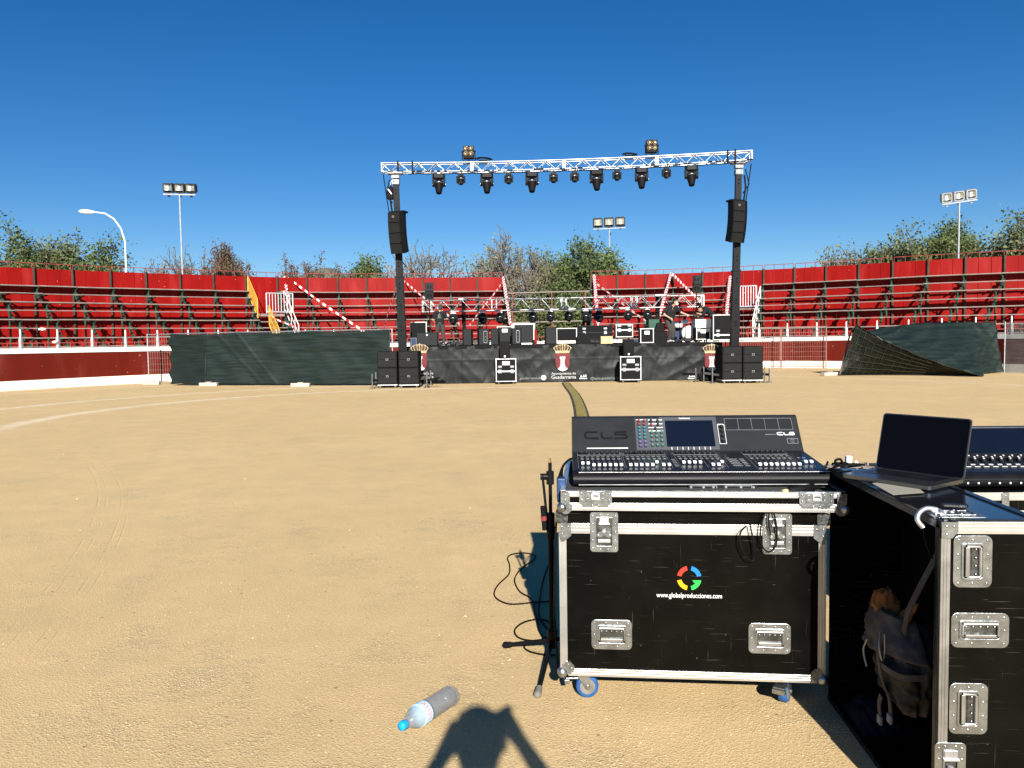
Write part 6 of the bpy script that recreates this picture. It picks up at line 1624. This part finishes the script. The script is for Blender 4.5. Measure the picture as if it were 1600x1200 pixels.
q = MB(); a = [gnd(1362, 757, lh), gnd(1395, 775.5, lh), gnd(1444, 772, lh), gnd(1420, 752, lh)]
o = MB().prism([(p.x, p.y) for p in a], lh+.0042, lh+.0050).build('paper_sheet', M_['paper']); tag(o, 'buff paper sheet lying on the lid under the laptop corner', 'paper')
pc = gnd(1325, 735, lh); g = thing('cable_bundle', 'tangle of silver and black cables with white plug at the lid end', 'cables', (pc.x, pc.y, lh+.004))
q = MB()
for i in range(9): q.tube(spl([(random.uniform(-.09, .09), random.uniform(-.05, .06), random.uniform(.004, .02)) for _ in range(5)], 4), .0035, 6)
q.build('pale_leads', M_['wire'], g)
q = MB()
for i in range(4): q.tube(spl([(random.uniform(-.09, .06), random.uniform(-.05, .06), random.uniform(.004, .03)) for _ in range(4)], 4), .004, 6)
q.tube(spl([(-.045, 0, .01), (-.05, 0, .035), (-.03, 0, .04), (-.02, 0, .02)], 4), .005, 6); q.build('black_leads', M_['black'], g)
MB().box((.01, .02, .028), (.022, .022, .045)).build('plug', M_['letter'], g, bevel=.003)
MB().tube(spl([(.03, .0, .005), (.035, .01, .03), (.05, .0, .01), (.075, -.01, .004)], 5), .0032, 6).build('white_lead', M_['letter'], g)

# ------------------------------------------------------------------ second desk at the right edge
s2 = XY(1508, 3.35); c2 = thing('mixing_console', 'second digital mixing desk cut by the right edge behind the laptop', 'mixing desk', (s2.x-.08, s2.y, .80), -3)
MB().prism([(.03, 0), (.60, 0), (.60, .10), (.50, .215), (.46, .215), (.30, .085), (.05, .062), (.03, .05)], 0, .95, YZ).build('chassis', M_['consoledark'], c2, bevel=.005)
MB().prism([(.032, .002), (.0, .004), (-.012, .02), (-.012, .04), (.004, .056), (.05, .063)], -.002, .952, YZ, True).build('armrest', M_['blackgloss'], c2, bevel=.003)
an = math.degrees(atan2(.13, .16)); B2 = T(0, .30, .085) @ RX(an); D2 = T(0, .05, .063) @ RX(5)
MB().prism([(.03, .03), (.92, .03), (.92, .195), (.03, .195)], .0, .002, B2).build('flat_screen', M_['screen'], c2)
MB().bar((.03, .197, .002), (.92, .197, .002), .004, .003, (0, 0, 1), B2).build('screen_trim', M_['galv'], c2)
k0 = None; q = MB()
for r_ in range(3):
    for c_ in range(22):
        Mx = D2 @ T(.05+.04*c_+.012*(r_ % 2), .235-.028*r_, .001)
        if c_ < 14:
            if k0 is None: k0 = MB().lathe([(.009, 0), (.008, .012), (.004, .016), (0, .016)], 10).build('knob', M_['knob'], c2); k0.matrix_basis = Mx
            else: inst(k0, c2, Mx)
            q.ball((.05+.04*c_+.012*(r_ % 2), .235-.028*r_, .016), .0055, 8, 4, (1, 1, .5), D2)
for c_ in range(22): q.box((.05+.04*c_, .08, .002), (.024, .006, .002), D2); q.box((.05+.04*c_, .12, .002), (.02, .010, .002), D2)
for c_ in range(20): q.ball((.05+.045*c_, -.012, .022), .005, 8, 4, (1, .5, 1))
q.build('deck_markings', M_['fader'], c2)
t2 = thing('console_tray', 'silver edged case tray under the second desk at the right edge', 'case tray', (s2.x-.12, s2.y-.08, 0), -3)
MB().b2(.0, 1.1, .0, .8, .04, .796).build('shell', M_['ply'], t2)
q = MB(); trim(q, (.03, .0, .778), (1.1, .0, .778), N_, .034); trim(q, (.03, .0, .70), (1.1, .0, .70), N_, .034); trim(q, (.014, .0, .1), (.014, .0, .78), N_, .028); q.build('edge_trim', M_['alu'], t2)
x_ = (1562-1508)*3.27/1200+.1
q = MB(); A = T(x_, -.004, .765) @ FRONT; q.prism(rr(.03, .06, .004), 0, .004, A); rivet(q, A, [(0, .016), (0, -.012)], .005); q.build('corner_plate', M_['plate'], t2)

# ------------------------------------------------------------------ water bottle on the sand
b0, b1 = gnd(628, 1135, .042), gnd(702, 1088, .042); d = (b1-b0); d.z = 0; L_ = .305; yaw = math.degrees(atan2(d.y, d.x))
bt = thing('water_bottle', 'clear plastic water bottle with blue cap lying on the sand', 'bottle', (b0.x, b0.y, .0435), yaw)
AX = Matrix(((0, 0, 1, 0), (1, 0, 0, 0), (0, 1, 0, 0), (0, 0, 0, 1)))
prof = [(.0145, .0), (.0145, .022), (.018, .030), (.032, .052), (.0415, .075), (.043, .09), (.043, .135)]
for k in range(8): prof += [(.0425, .142+.018*k), (.0416, .149+.018*k), (.0425, .156+.018*k)]
prof += [(.0425, .295), (.040, .303), (.03, .306), (.012, .298)]
MB().lathe(prof, 28, AX).build('plastic_body', M_['bottle'], bt)
MB().lathe([(.0, -.006), (.0165, -.006), (.0175, .0), (.0175, .018), (.0165, .020)], 20, AX).build('cap', M_['cap'], bt)
MB().lathe([(.0436, .088), (.0438, .092), (.0438, .130), (.0436, .134)], 28, AX).build('label', M_['label'], bt)
MB().lathe([(.0165, .026), (.031, .052), (.0395, .076), (.041, .09), (.041, .135), (.0385, .150), (.0385, .29), (.02, .30)], 20, AX @ Matrix.Diagonal((1, 1, 1, 1))).build('contents', glass_mat('cloudy_inside', (.36, .38, .40), .3, .22), bt)
R_ = .0442
def wrap_text(body, size, z, ang0, M, name):
    cu = bpy.data.curves.new(name, 'FONT'); cu.body = body; cu.size = size; cu.align_x = 'CENTER'; cu.align_y = 'CENTER'
    to = bpy.data.objects.new(name, cu); COL.objects.link(to); bpy.context.view_layer.update()
    me = bpy.data.meshes.new_from_object(to.evaluated_get(bpy.context.evaluated_depsgraph_get())); bpy.data.objects.remove(to); bpy.data.curves.remove(cu)
    for v in me.vertices:
        a = ang0 - v.co.x/R_; v.co = (z + v.co.y, R_*cos(a), R_*sin(a))
    me.materials.clear(); me.materials.append(M); o = bpy.data.objects.new(name, me); COL.objects.link(o); o.parent = bt
wrap_text('ZOYA', .030, .113, rad(146), M_['logored'], 'lettering')
